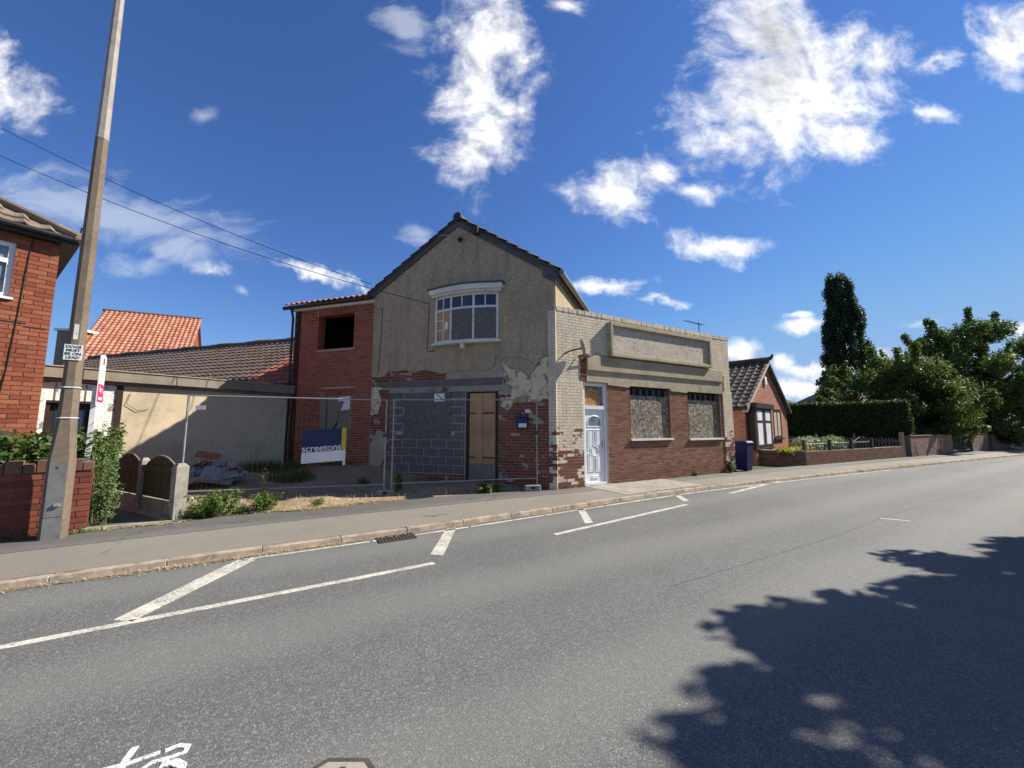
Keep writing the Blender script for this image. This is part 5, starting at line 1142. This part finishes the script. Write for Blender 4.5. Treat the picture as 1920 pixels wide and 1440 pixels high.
# ------------------------------------------------------------------ bungalow front garden wall, railings, plants
def brick_wall(name, p, q, h_, matname, label, th=.22, n_ind=300, cop=None, z0=.0):
    F = Frame(p, (q[0]-p[0],q[1]-p[1]), 1); L = math.dist(p,q)
    o = thing(name, F.p(L/2,0,.07), label, 'wall'); c = MB().box(F, .004, L-.004, -th, -.008, -.05, h_).build('core', 'mortar_dark', o)
    lay(F, brick_rects(0, L, z0, h_, .075, .225, .011), c, matname, d0=-.03, d1=0, n_ind=n_ind, key=lambda r: r[0])
    if cop:
        a = 0
        while a < L-.02: MB().box(F, a, min(L, a+.6)-.008, -th-.02, .025, h_, h_+.05).build('coping_stone', cop, o, bevel=.008); a += .6
    return F, o, L
K1,_,l1 = brick_wall('garden_wall', (9.72,15.68), (11.32,15.05), .60, 'brick_wall', 'short return of the low brown brick wall beside the bungalow bay', cop='sand_stone')
K2,_,l2 = brick_wall('garden_wall', (11.34,15.06), (19.15,19.02), .60, 'brick_wall', 'low brown brick wall along the pavement below the scrolled railings')
rl_ = thing('garden_railing', K2.p(3,-.1,.62), 'black iron railing with scrolled top on the low brown wall', 'railing')
posts = [.15,2.1,3.9,5.75]
for a in posts: MB().box(K2, a-.05, a+.05, -.16, -.06, .60, 1.04).build('post', 'black', rl_)
for a0_, a1_ in zip(posts, posts[1:]):
    mid = (a0_+a1_)/2
    for sgn_, x0 in ((1,a0_),(-1,a1_)):
        MB().tube([K2.p(x0+sgn_*.05,-.11,.90),K2.p(x0+sgn_*.35,-.11,.95),K2.p(x0+sgn_*.62,-.11,1.06),K2.p(mid-sgn_*.08,-.11,1.10)], .014, 6).build('scroll', 'iron', rl_)
    MB().tube([K2.p(a0_,-.11,.88),K2.p(a1_,-.11,.88)], .012, 6).build('rail', 'black', rl_)
    for i in range(1,9): a = a0_+(a1_-a0_)*i/9; MB().tube([K2.p(a,-.11,.60),K2.p(a,-.11,.90+.08*math.sin(math.pi*i/9))], .008, 5).build('bar', 'black', rl_)
tag(MB().loft([[(19.27+a,19.2+b,z) for a,b in ((-.07,-.07),(.07,-.07),(.07,.07),(-.07,.07))] for z in (.0,1.28)]).build('timber_post', 'sand_stone'), 'pale square post at the end of the low brown wall', 'post')
yf = thing('yellow_flowers', K2.p(.6,-.6,.4), 'yellow flowering plants behind the low brown wall', 'flowers')
leaves('foliage', [(*K2.p(a,-.55,.55),.35,.35,.22,1) for a in (-.4,.1,.6,1.1,1.5)], 2200, .035, 'leaf_shrub', yf, .2, 21); leaves('petals', [(*K2.p(a,-.5,.64),.33,.33,.13,1) for a in (-.4,.1,.6,1.1)], 900, .04, 'flower_y', yf, .3, 22)
for a, lab in ((2.0,'variegated pale shrub behind the railings next to the yellow flowers'),(3.9,'variegated pale shrub behind the railings further from the flowers')):
    sh = thing('garden_shrub', K2.p(a,-.9,.1), lab, 'shrub', 'variegated shrubs behind the railings')
    leaves('foliage', [(*K2.p(a+dx,-.9,.75),.5,.45,.38,1) for dx in (-.4,0,.4)], 2600, .05, 'flower_w', sh, .3, int(a*10)); MB().tube([K2.p(a,-.9,.0),K2.p(a,-.9,.7)], .04, 6).build('stem', 'bark', sh)
# picket fence along the hedge
HG = Frame((20.1,19.75), (-.737,.676), -1)
pk = thing('picket_fence', HG.p(2.5,.8,.05), 'dark weathered picket fence at the foot of the tall clipped hedge', 'fence')
for i in range(40): a = .15+i*.125; MB().box(HG, a, a+.07, .60, .62, .05, .98+.03*math.sin(i*2.3)).build('picket', 'grey_wood', pk)
for a in (.2,2.0,3.6,4.9): MB().box(HG, a-.05, a+.05, .62, .72, .0, 1.2 if a < 4 else 1.75).build('post', 'grey_wood', pk)
for z in (.3,.8): MB().box(HG, .1, 5.2, .58, .60, z, z+.07).build('rail', 'grey_wood', pk)

# ------------------------------------------------------------------ walls further along the pavement
R1,_,_ = brick_wall('boundary_wall', (19.75,19.25), (24.6,21.70), 1.07, 'brick_pale', 'pale weathered brick wall below the big shrub, ending at the iron gate', cop='brick_wall')
R2,_,_ = brick_wall('boundary_wall', (27.6,23.3), (30.3,24.72), 1.10, 'brick_pale', 'short pale brick wall with rounded coping beyond the iron gate', cop='sand_stone')
R3,_,_ = brick_wall('boundary_wall', (31.0,25.05), (44,31.7), 1.05, 'brick_pale', 'long pale brick wall under the ash tree running down the street', n_ind=120)
gt = thing('iron_gate', (26,22.5,.07), 'dark iron drive gate between two pale brick walls', 'gate')
GT = Frame((24.7,21.78), (27.5-24.7,23.22-21.78), 1); GL = math.dist((24.7,21.78),(27.5,23.22))
for z in (.2,.95): MB().tube([GT.p(0,-.1,z),GT.p(GL,-.1,z)], .025, 6).build('rail', 'black', gt)
for i in range(24): a = GL*i/23; MB().tube([GT.p(a,-.1,.1),GT.p(a,-.1,1.0)], .014, 5).build('bar', 'black', gt)

# ------------------------------------------------------------------ distant roofs behind the gardens
def hip_house(name, x, y, w_, d_, ze, zr, mat, label, wall='brick_bung'):
    o = thing(name, (x,y,0), label, 'house'); MB().aabb(x-w_/2+.3,x+w_/2-.3,y-d_/2+.3,y+d_/2-.3,0,ze).build('wall', wall, o)
    MB().add([(x-w_/2,y-d_/2,ze),(x+w_/2,y-d_/2,ze),(x+w_/2,y+d_/2,ze),(x-w_/2,y+d_/2,ze),(x-w_/4,y,zr),(x+w_/4,y,zr)], [(0,1,5,4),(1,2,5),(2,3,4,5),(3,0,4),(0,3,2,1)]).build('roof', mat, o)
    return o
hip_house('distant_house', 20.2, 32.5, 6, 8, 2.6, 4.35, 'tile_green', 'mossy green tiled roof just behind the bungalow gable')
hip_house('distant_house', 33.6, 38.5, 9, 9, 3.0, 5.2, 'tile_grey', 'pale brown hipped roof showing over the hedge beside the poplar')

# ------------------------------------------------------------------ hedge and trees
hg = thing('clipped_hedge', HG.p(2.6,-.3,0), 'tall dark clipped conifer hedge beside the bungalow garden', 'hedge')
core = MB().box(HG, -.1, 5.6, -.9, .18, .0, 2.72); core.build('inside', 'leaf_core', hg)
gN = np.random.default_rng(5); V = []
def face_leaves(F, a0_, a1_, z0, z1, d, n, size, top=False, d1=0):
    a = gN.uniform(a0_,a1_,n); z = gN.uniform(z0,z1,n) if not top else np.full(n, z1)+gN.normal(0,.07,n)
    dd = (np.full(n,d)+gN.normal(0,.05,n)+.06*np.sin(a*3.3+z*4)) if not top else gN.uniform(d1,d,n)
    c = np.stack([F.o[0]+F.u[0]*a+F.n[0]*dd, F.o[1]+F.u[1]*a+F.n[1]*dd, z], 1)
    nr = np.array([F.n[0],F.n[1],0]) if not top else np.array([0,0,1.]); nr = nr*.8+gN.normal(size=(n,3))*.7; nr /= np.linalg.norm(nr,axis=1)[:,None]
    t1 = np.cross(nr, gN.normal(size=(n,3))); t1 /= np.linalg.norm(t1,axis=1)[:,None]; t2 = np.cross(nr,t1); s_ = size*(.6+.8*gN.random(n))[:,None]
    V.append(np.stack([c-t1*s_, c-t2*s_*.5, c+t1*s_, c+t2*s_*.5],1))
face_leaves(HG,-.15,5.7,.1,2.8,.22,26000,.05); face_leaves(HG,-.15,5.7,0,2.78,.22,14000,.05,True,-.95)
HE = Frame(HG.p(-.1,.2,0)[:2], (-HG.n[0],-HG.n[1]), 1)
if HE.n[0]*HG.u[0]+HE.n[1]*HG.u[1] > 0: HE = Frame(HG.p(-.1,.2,0)[:2], (-HG.n[0],-HG.n[1]), -1)
face_leaves(HE,0,1.1,.1,2.75,.05,5000,.05)
qmesh('foliage', np.concatenate(V), 'leaf_hedge', hg)

def tree(name, label, x, y, trunk_h, trunk_r, ell, n, size, mat, cat='tree', group=None, seed=0, shell=.35, limbs=6, up=.3, lean=(0,0), wisp=True):
    o = thing(name, (x,y,0), label, cat, group); g_ = random.Random(seed)
    b = MB(); top = (x+lean[0], y+lean[1], trunk_h); b.tube([(x,y,-.1),(x+lean[0]*.4,y+lean[1]*.4,trunk_h*.5),top], [trunk_r,trunk_r*.8,trunk_r*.5], 8)
    for i in range(limbs):
        e = ell[g_.randrange(len(ell))]; h0 = trunk_h*g_.uniform(.45,.95)
        m_ = ((x+e[0])/2+g_.uniform(-.2,.2),(y+e[1])/2+g_.uniform(-.2,.2),(h0+e[2])/2+.1); b.tube([(x+lean[0]*h0/trunk_h,y+lean[1]*h0/trunk_h,h0),m_,(e[0],e[1],e[2])], [trunk_r*.4,trunk_r*.28,trunk_r*.1], 6)
    b.build('trunk', 'bark', o, True)
    if wisp:
        g2 = random.Random(seed+500); tw_ = []
        for e in ell:
            if g2.random() < .55:
                d = Vector((e[0]-x, e[1]-y, (e[2]-trunk_h*.8)*1.2)).normalized()+Vector((0,0,.5)); d = d.normalized()
                for k in range(3): q = Vector(e[:3])+d*(e[3]*(.8+.45*k)); tw_.append((q.x,q.y,q.z,e[3]*.28,e[3]*.28,e[3]*.32,e[3]*e[3]*.16))
        ell = list(ell)+tw_
    leaves('crown', ell, n, size, mat, o, shell, seed, up); return o
def clumps(x, y, z0, z1, rfun, n, rr, seed, flat=.8, sy=1):
    g_ = random.Random(seed); out = []
    for i in range(n):
        z = z0+(z1-z0)*g_.random(); r0_ = rfun((z-z0)/(z1-z0)); an = g_.uniform(0,6.283); d = r0_*math.sqrt(g_.uniform(.15,1.12)); k = rr*g_.choice((.4,.5,.65,.8,1,1.2))
        out.append((x+math.cos(an)*d, y+math.sin(an)*d*sy, z, k, k, k*flat, k*k))
    return out
# columnar poplar
pe = []
gP = random.Random(9)
for j in range(22):
    q = (j+.5)/22; z = 1.5+18.2*q; rad = 2.45*min(1, .55+q*2.2)*math.sqrt(max(.0, 1-max(0,(q-.22)/.80)**2.3))
    for k_ in range(9):
        an = k_*.7+j*.9+gP.uniform(-.3,.3); d = rad*gP.uniform(.45,1); k = gP.uniform(.38,.62)
        pe.append((40.4+math.cos(an)*d,46+math.sin(an)*d,z+gP.uniform(-.4,.4),k,k,k*2.1,k*k))
tree('poplar_tree', 'tall dark columnar poplar rising above the hedge', 40.4, 46, 12, .35, pe, 95000, .11, 'leaf_poplar', seed=2, shell=.2, limbs=10, wisp=False)
# big shrub over the wall
tree('large_shrub', 'large dark rounded shrub overhanging the pale brick wall', 24.6, 23.6, 2.5, .16, clumps(24.6,24.2,.9,5.3,lambda q: 3.3*math.sqrt(max(.05,1-(q*1.0-.35)**2*1.7)),120,.80,4,.95,.7)+[(23+i*.7,24+.2*i,5.5+.35*math.sin(i*2.1),.35,.35,.5,.12) for i in range(6)], 105000, .066, 'leaf_shrub', 'shrub', None, 4, .25, 10)
tree('small_tree', 'slender light green tree between the poplar and the big shrub', 24.6, 29.5, 3, .12, clumps(24.8,29.5,2.2,5.9,lambda q: 1.9*(1-.6*q),40,.42,31,1), 11000, .08, 'leaf_shrub', 'tree', None, 31, .25, 8)
tree('ash_tree', 'broad ash tree with feathery crown beyond the iron gate', 36.2, 29.5, 5, .22, clumps(37.0,30,2.6,9.2,lambda q: 4.6*math.sqrt(max(.06,1-(q-.42)**2*2.2)),115,.92,6,.95), 80000, .095, 'leaf_ash', 'tree', None, 6, .3, 14)
tree('hanging_bush', 'bright green bush hanging over the pale wall beyond the gate', 32.6, 26.6, 1.6, .1, clumps(32.6,26.6,.6,3.4,lambda q: 1.9*math.sqrt(max(.05,1-(q-.4)**2*2)),50,.5,8,1), 22000, .07, 'leaf_shrub', 'shrub', None, 8, .25, 6)
tree('street_bush', 'green bushes above the long wall further down the street', 40.5, 31.5, 2, .12, clumps(41,32.5,.8,5.2,lambda q: 3.2*math.sqrt(max(.05,1-(q-.4)**2*2)),60,.8,12,1), 28000, .1, 'leaf_ash', 'shrub', None, 12, .3, 6)
tree('gate_bush', 'dark bush filling the drive behind the iron gate', 27.4, 25.8, 1.6, .1, clumps(27.4,25.8,.3,3.2,lambda q: 1.7*math.sqrt(max(.05,1-(q-.4)**2*2)),24,.6,18,.8), 13000, .08, 'leaf_hedge', 'shrub', None, 18, .2, 6)
# far greenery on the skyline
for i, (x,y,r_,z1,lab) in enumerate(((31,47,2.4,4.6,'distant dark green tree clump on the skyline left of the poplar'.replace(' left of',' beside')),(38,44,2.2,4.3,'low distant bush at the foot of the poplar'),(17.0,27.5,.9,4.6,'thin sparse sapling standing behind the bungalow roof'))):
    tree('distant_tree', lab, x, y, z1*.6, .12, clumps(x,y,.8 if i<2 else 2.4,z1,lambda q: r_*math.sqrt(max(.05,1-(q-.3)**2*1.6)),22,.55 if i<2 else .3,40+i), 8000 if i<2 else 900, .12 if i<2 else .07, 'leaf_ash' if i else 'leaf_poplar', seed=40+i)
# row of street trees on the camera's side of the road; they throw the shade over the carriageway
SG = 'street trees along the opposite pavement'
for i, t0 in enumerate([10.15]+list(np.arange(11.8, 42, 3.2))):
    w0 = kerb_w(t0)-ROADW-(.8 if i else .45)+.2*math.sin(t0*1.7); x, y = xy(t0, w0-.5)
    zb, zt, rad = (2.4, 7.4, 2.1) if i else (3.6, 7.0, 1.95)
    tree('street_tree', 'street tree whose crown overhangs the road and shades it', x, y, 4, .16, clumps(*xy(t0,w0), zb, zt, lambda q: rad*math.sqrt(max(.05,1-(q-.45)**2*2.6)), 72, .54, 60+i, .9), 19000, .12, 'leaf_ash', group=SG, seed=60+i, shell=.1, wisp=False)

# ------------------------------------------------------------------ weeds, brambles and litter
br_ = thing('bramble_bush', W0.p(1.0,-.7,.1), 'bramble and ivy spilling over the castellated garden wall', 'bush')
leaves('foliage', [(*W0.p(a,-.55-.25*random.random(),z),.34,.34,.26,1) for a in np.arange(.1,2.6,.25) for z in (1.02,1.28)], 5200, .045, 'leaf_ivy', br_, .3, 71, .6)
MB().tube([W0.p(.8,-.7,.0),W0.p(.9,-.6,1.2)], .02, 5).build('stem', 'bark', br_)
def weed(name, x, y, z, r_, h_, n, size, mat, label, seed, stems=14, cat='weed', group=None):
    o = thing(name, (x,y,z), label, cat, group); g_ = random.Random(seed); b = MB(); E = []
    for i in range(stems):
        an, d = g_.uniform(0,6.28), g_.random()*r_; x1, y1 = x+math.cos(an)*d, y+math.sin(an)*d; hh = h_*g_.uniform(.55,1)
        b.tube([(x+(x1-x)*.5,y+(y1-y)*.5,z-.02),(x1,y1,z+hh)], [.005,.003], 4); 
        for k in range(4): q = .3+.23*k; E.append((x+(x1-x)*(.5+.5*q),y+(y1-y)*(.5+.5*q),z+hh*q,.07,.07,hh*.12+.02,1))
    b.build('stems', 'leaf_tall', o); leaves('foliage', E, n, size, mat, o, .1, seed, .8, .42); return o
weed('tall_weed', -6.56,6.28,.07,.19,1.5,2100,.022,'leaf_tall','tall feathery weeds growing around the sale board pole',81,26)
weed('tall_weed', -8.0,7.75,.08,.30,1.45,1500,.05,'leaf_weed','leafy weeds standing beside the path in front of the white panel',82,22)
weed('wall_weed', -6.28,6.12,.07,.16,.85,900,.03,'leaf_tall','strappy weeds at the open end of the garden wall',83,12)
weed('nettle_clump', -5.12,6.80,.08,.40,.38,2000,.027,'leaf_weed','bright green nettle clump against the concrete gate post',84,46)
weed('nettle_clump', -4.50,7.16,.09,.30,.30,1100,.025,'leaf_weed','bright green nettle clump below the end of the mesh fence rail',85,40)
weed('low_weed', -4.78,6.98,.08,.18,.14,260,.022,'leaf_weed','low green weed between the two nettle clumps',91,22)
weed('low_weed', -5.35,6.62,.08,.2,.18,500,.022,'leaf_weed','low green weed at the foot of the concrete gate post',92,18)
weed('low_weed', -3.75,7.62,.08,.2,.12,320,.02,'leaf_weed','small flat weed in the dry cut grass',93,14)
weed('dandelion_clump', -.55,9.08,.08,.28,.17,1500,.05,'leaf_weed','bright green dandelion clump on the pavement before the mesh panel',86,12)
weed('fence_weed', -2.55,8.85,.12,.14,.42,420,.03,'leaf_weed','small weed by the ballast block where the panels meet',87,8)
weed('pavement_weed', *S.p(6.95,.08,0)[:2],.07,.12,.36,420,.03,'leaf_weed','weed growing at the foot of the far shop pier',88,7)
weed('pavement_weed', *S.p(5.2,.06,0)[:2],.07,.07,.14,160,.02,'leaf_weed','tiny weed under the second boarded shop window',89,5)
weed('dry_flower', -5.0,8.0,yard_z(-5,8),.1,.62,120,.02,'straw','dried flower stalk standing in the bare yard',90,3)
for i, (x,y,r_,n,h_,lab) in enumerate(((-6.7,10.9,.9,700,(.15,.42),'grass along the foot of the yard wall'),(-5.4,9.6,.6,420,(.12,.4),'grass tuft beside the rubble heap'),(-4.9,11.6,.8,420,(.08,.28),'grass at the corner of the brick extension'),(-3.6,9.6,.16,70,(.08,.25),'small grass tuft in the bare earth'),(-2.2,10.3,.4,70,(.05,.16),'thin grass before the blockwork'))):
    g_ = random.Random(100+i); P_ = []
    for _ in range(n): an, d = g_.uniform(0,6.28), g_.random()**.6*r_; px_, py_ = x+math.cos(an)*d, y+math.sin(an)*d*.6; P_.append((px_,py_,yard_z(px_,py_)-.01))
    tag(blades('yard_grass', P_, 'grass', None, h_, .006, .7, 100+i), lab, 'grass', kind='stuff')
def litter(name, pts, mat, size, label, seed, z):
    g_ = np.random.default_rng(seed); out = []
    for (x,y) in pts:
        an = g_.uniform(0,6.283); L = size*g_.uniform(.5,1.5); wd = size*.13; c, s_ = math.cos(an), math.sin(an); zz = z+g_.uniform(.002,.02); tl = g_.uniform(-.012,.012)
        out += [(x-c*L-s_*wd,y-s_*L+c*wd,zz-tl),(x-c*L+s_*wd,y-s_*L-c*wd,zz-tl),(x+c*L+s_*wd,y+s_*L-c*wd,zz+tl),(x+c*L-s_*wd,y+s_*L+c*wd,zz+tl)]
    tag(qmesh(name, out, mat), label, 'litter', kind='stuff')
g_ = random.Random(5); P_ = []
for _ in range(1500): q = g_.betavariate(1.6,2.2); P_.append((-5.35+3.2*q+g_.gauss(0,.10), 6.47+1.72*q+abs(g_.gauss(0,.17))-.02+.12*math.sin(q*9)))
litter('dry_straw', P_, 'straw', .05, 'dry cut grass lying along the back of the pavement', 6, .075)
P_ = []
for _ in range(260): q = g_.random(); P_.append((-7.4+2.2*q+g_.gauss(0,.05), 5.0+1.35*q+abs(g_.gauss(0,.06))-.02))
litter('dry_straw', P_, 'straw', .05, 'dry grass stems at the foot of the lamp post and garden wall', 7, .075)
P_ = []
for _ in range(1500):
    q = g_.choice((g_.uniform(-3,1.6), g_.uniform(-1.6,.6), g_.uniform(0,14))); P_.append(xy(q, kerb_w(q)-abs(g_.gauss(0,.055))-.005))
litter('gutter_litter', P_, 'straw', .022, 'dry leaf and straw litter lying in the gutter', 8, .001)
P_ = []
for _ in range(700): q = g_.uniform(17.0,24.5); P_.append(xy(q, kerb_w(q)+g_.gauss(.12,.16)))
litter('leaf_litter', P_, 'straw', .05, 'fallen brown leaves on the kerb beyond the bungalow', 9, .075)

# small stones, broken brick crumbs and dry grass over the bare yard
g_ = random.Random(77); b = MB()
for _ in range(900):
    x, y = g_.uniform(-8.2,.2), g_.uniform(7.4,11.6)
    if tw((x,y))[1]-back_w(tw((x,y))[0]) < .15 or (x+5.5)*.47+(y-6.5)*.88 < .2: continue
    r_ = g_.uniform(.008,.035); z = yard_z(x,y); an = g_.uniform(0,3)
    c, s_ = math.cos(an)*r_, math.sin(an)*r_
    b.add([(x+c,y+s_,z-.005),(x-s_,y+c,z-.005),(x-c*.8,y-s_*.8,z-.005),(x+s_,y-c,z-.005),(x+c*.2,y+s_*.3,z+r_*g_.uniform(.5,1))], [(0,1,4),(1,2,4),(2,3,4),(3,0,4)])
tag(b.build('yard_stones', 'rubble'), 'small stones and crumbs scattered over the bare yard', 'stones', kind='stuff')
P_ = []
for _ in range(300):
    q = g_.random(); x, y = -5.9+6.0*q+g_.gauss(0,.15), 6.95+2.35*q+g_.gauss(.25,.22); k = tw((x,y))[1]-back_w(tw((x,y))[0])
    if k > .02 and y < G.o[1]+(x-1.08)*-.325-.05: P_.append((x,y,max(.07,yard_z(x,y))-.01))
tag(blades('fence_grass', P_, 'straw', None, (.03,.2), .004, .9, 210), 'dry grass stalks along the foot of the mesh fence', 'grass', kind='stuff')
P_ = []
for _ in range(520):
    q = g_.random(); a = g_.choice((0,1,2))
    if a == 0: x, y, z = -7.1+1.1*q+g_.gauss(0,.04), 5.08+.72*q+g_.gauss(.03,.04), .07
    elif a == 1: x, y = S.p(-.1+7.3*q, .03+abs(g_.gauss(0,.02)), 0)[:2]; z = .07
    else: x, y = -5.6+.5*q, 6.35+.35*q+g_.gauss(0,.05); z = .07
    if a != 1 or g_.random() < .25: P_.append((x,y,z))
tag(blades('edge_grass', P_, 'grass', None, (.03,.17), .004, .9, 211), 'short grass growing along wall feet and pavement edges', 'grass', kind='stuff')
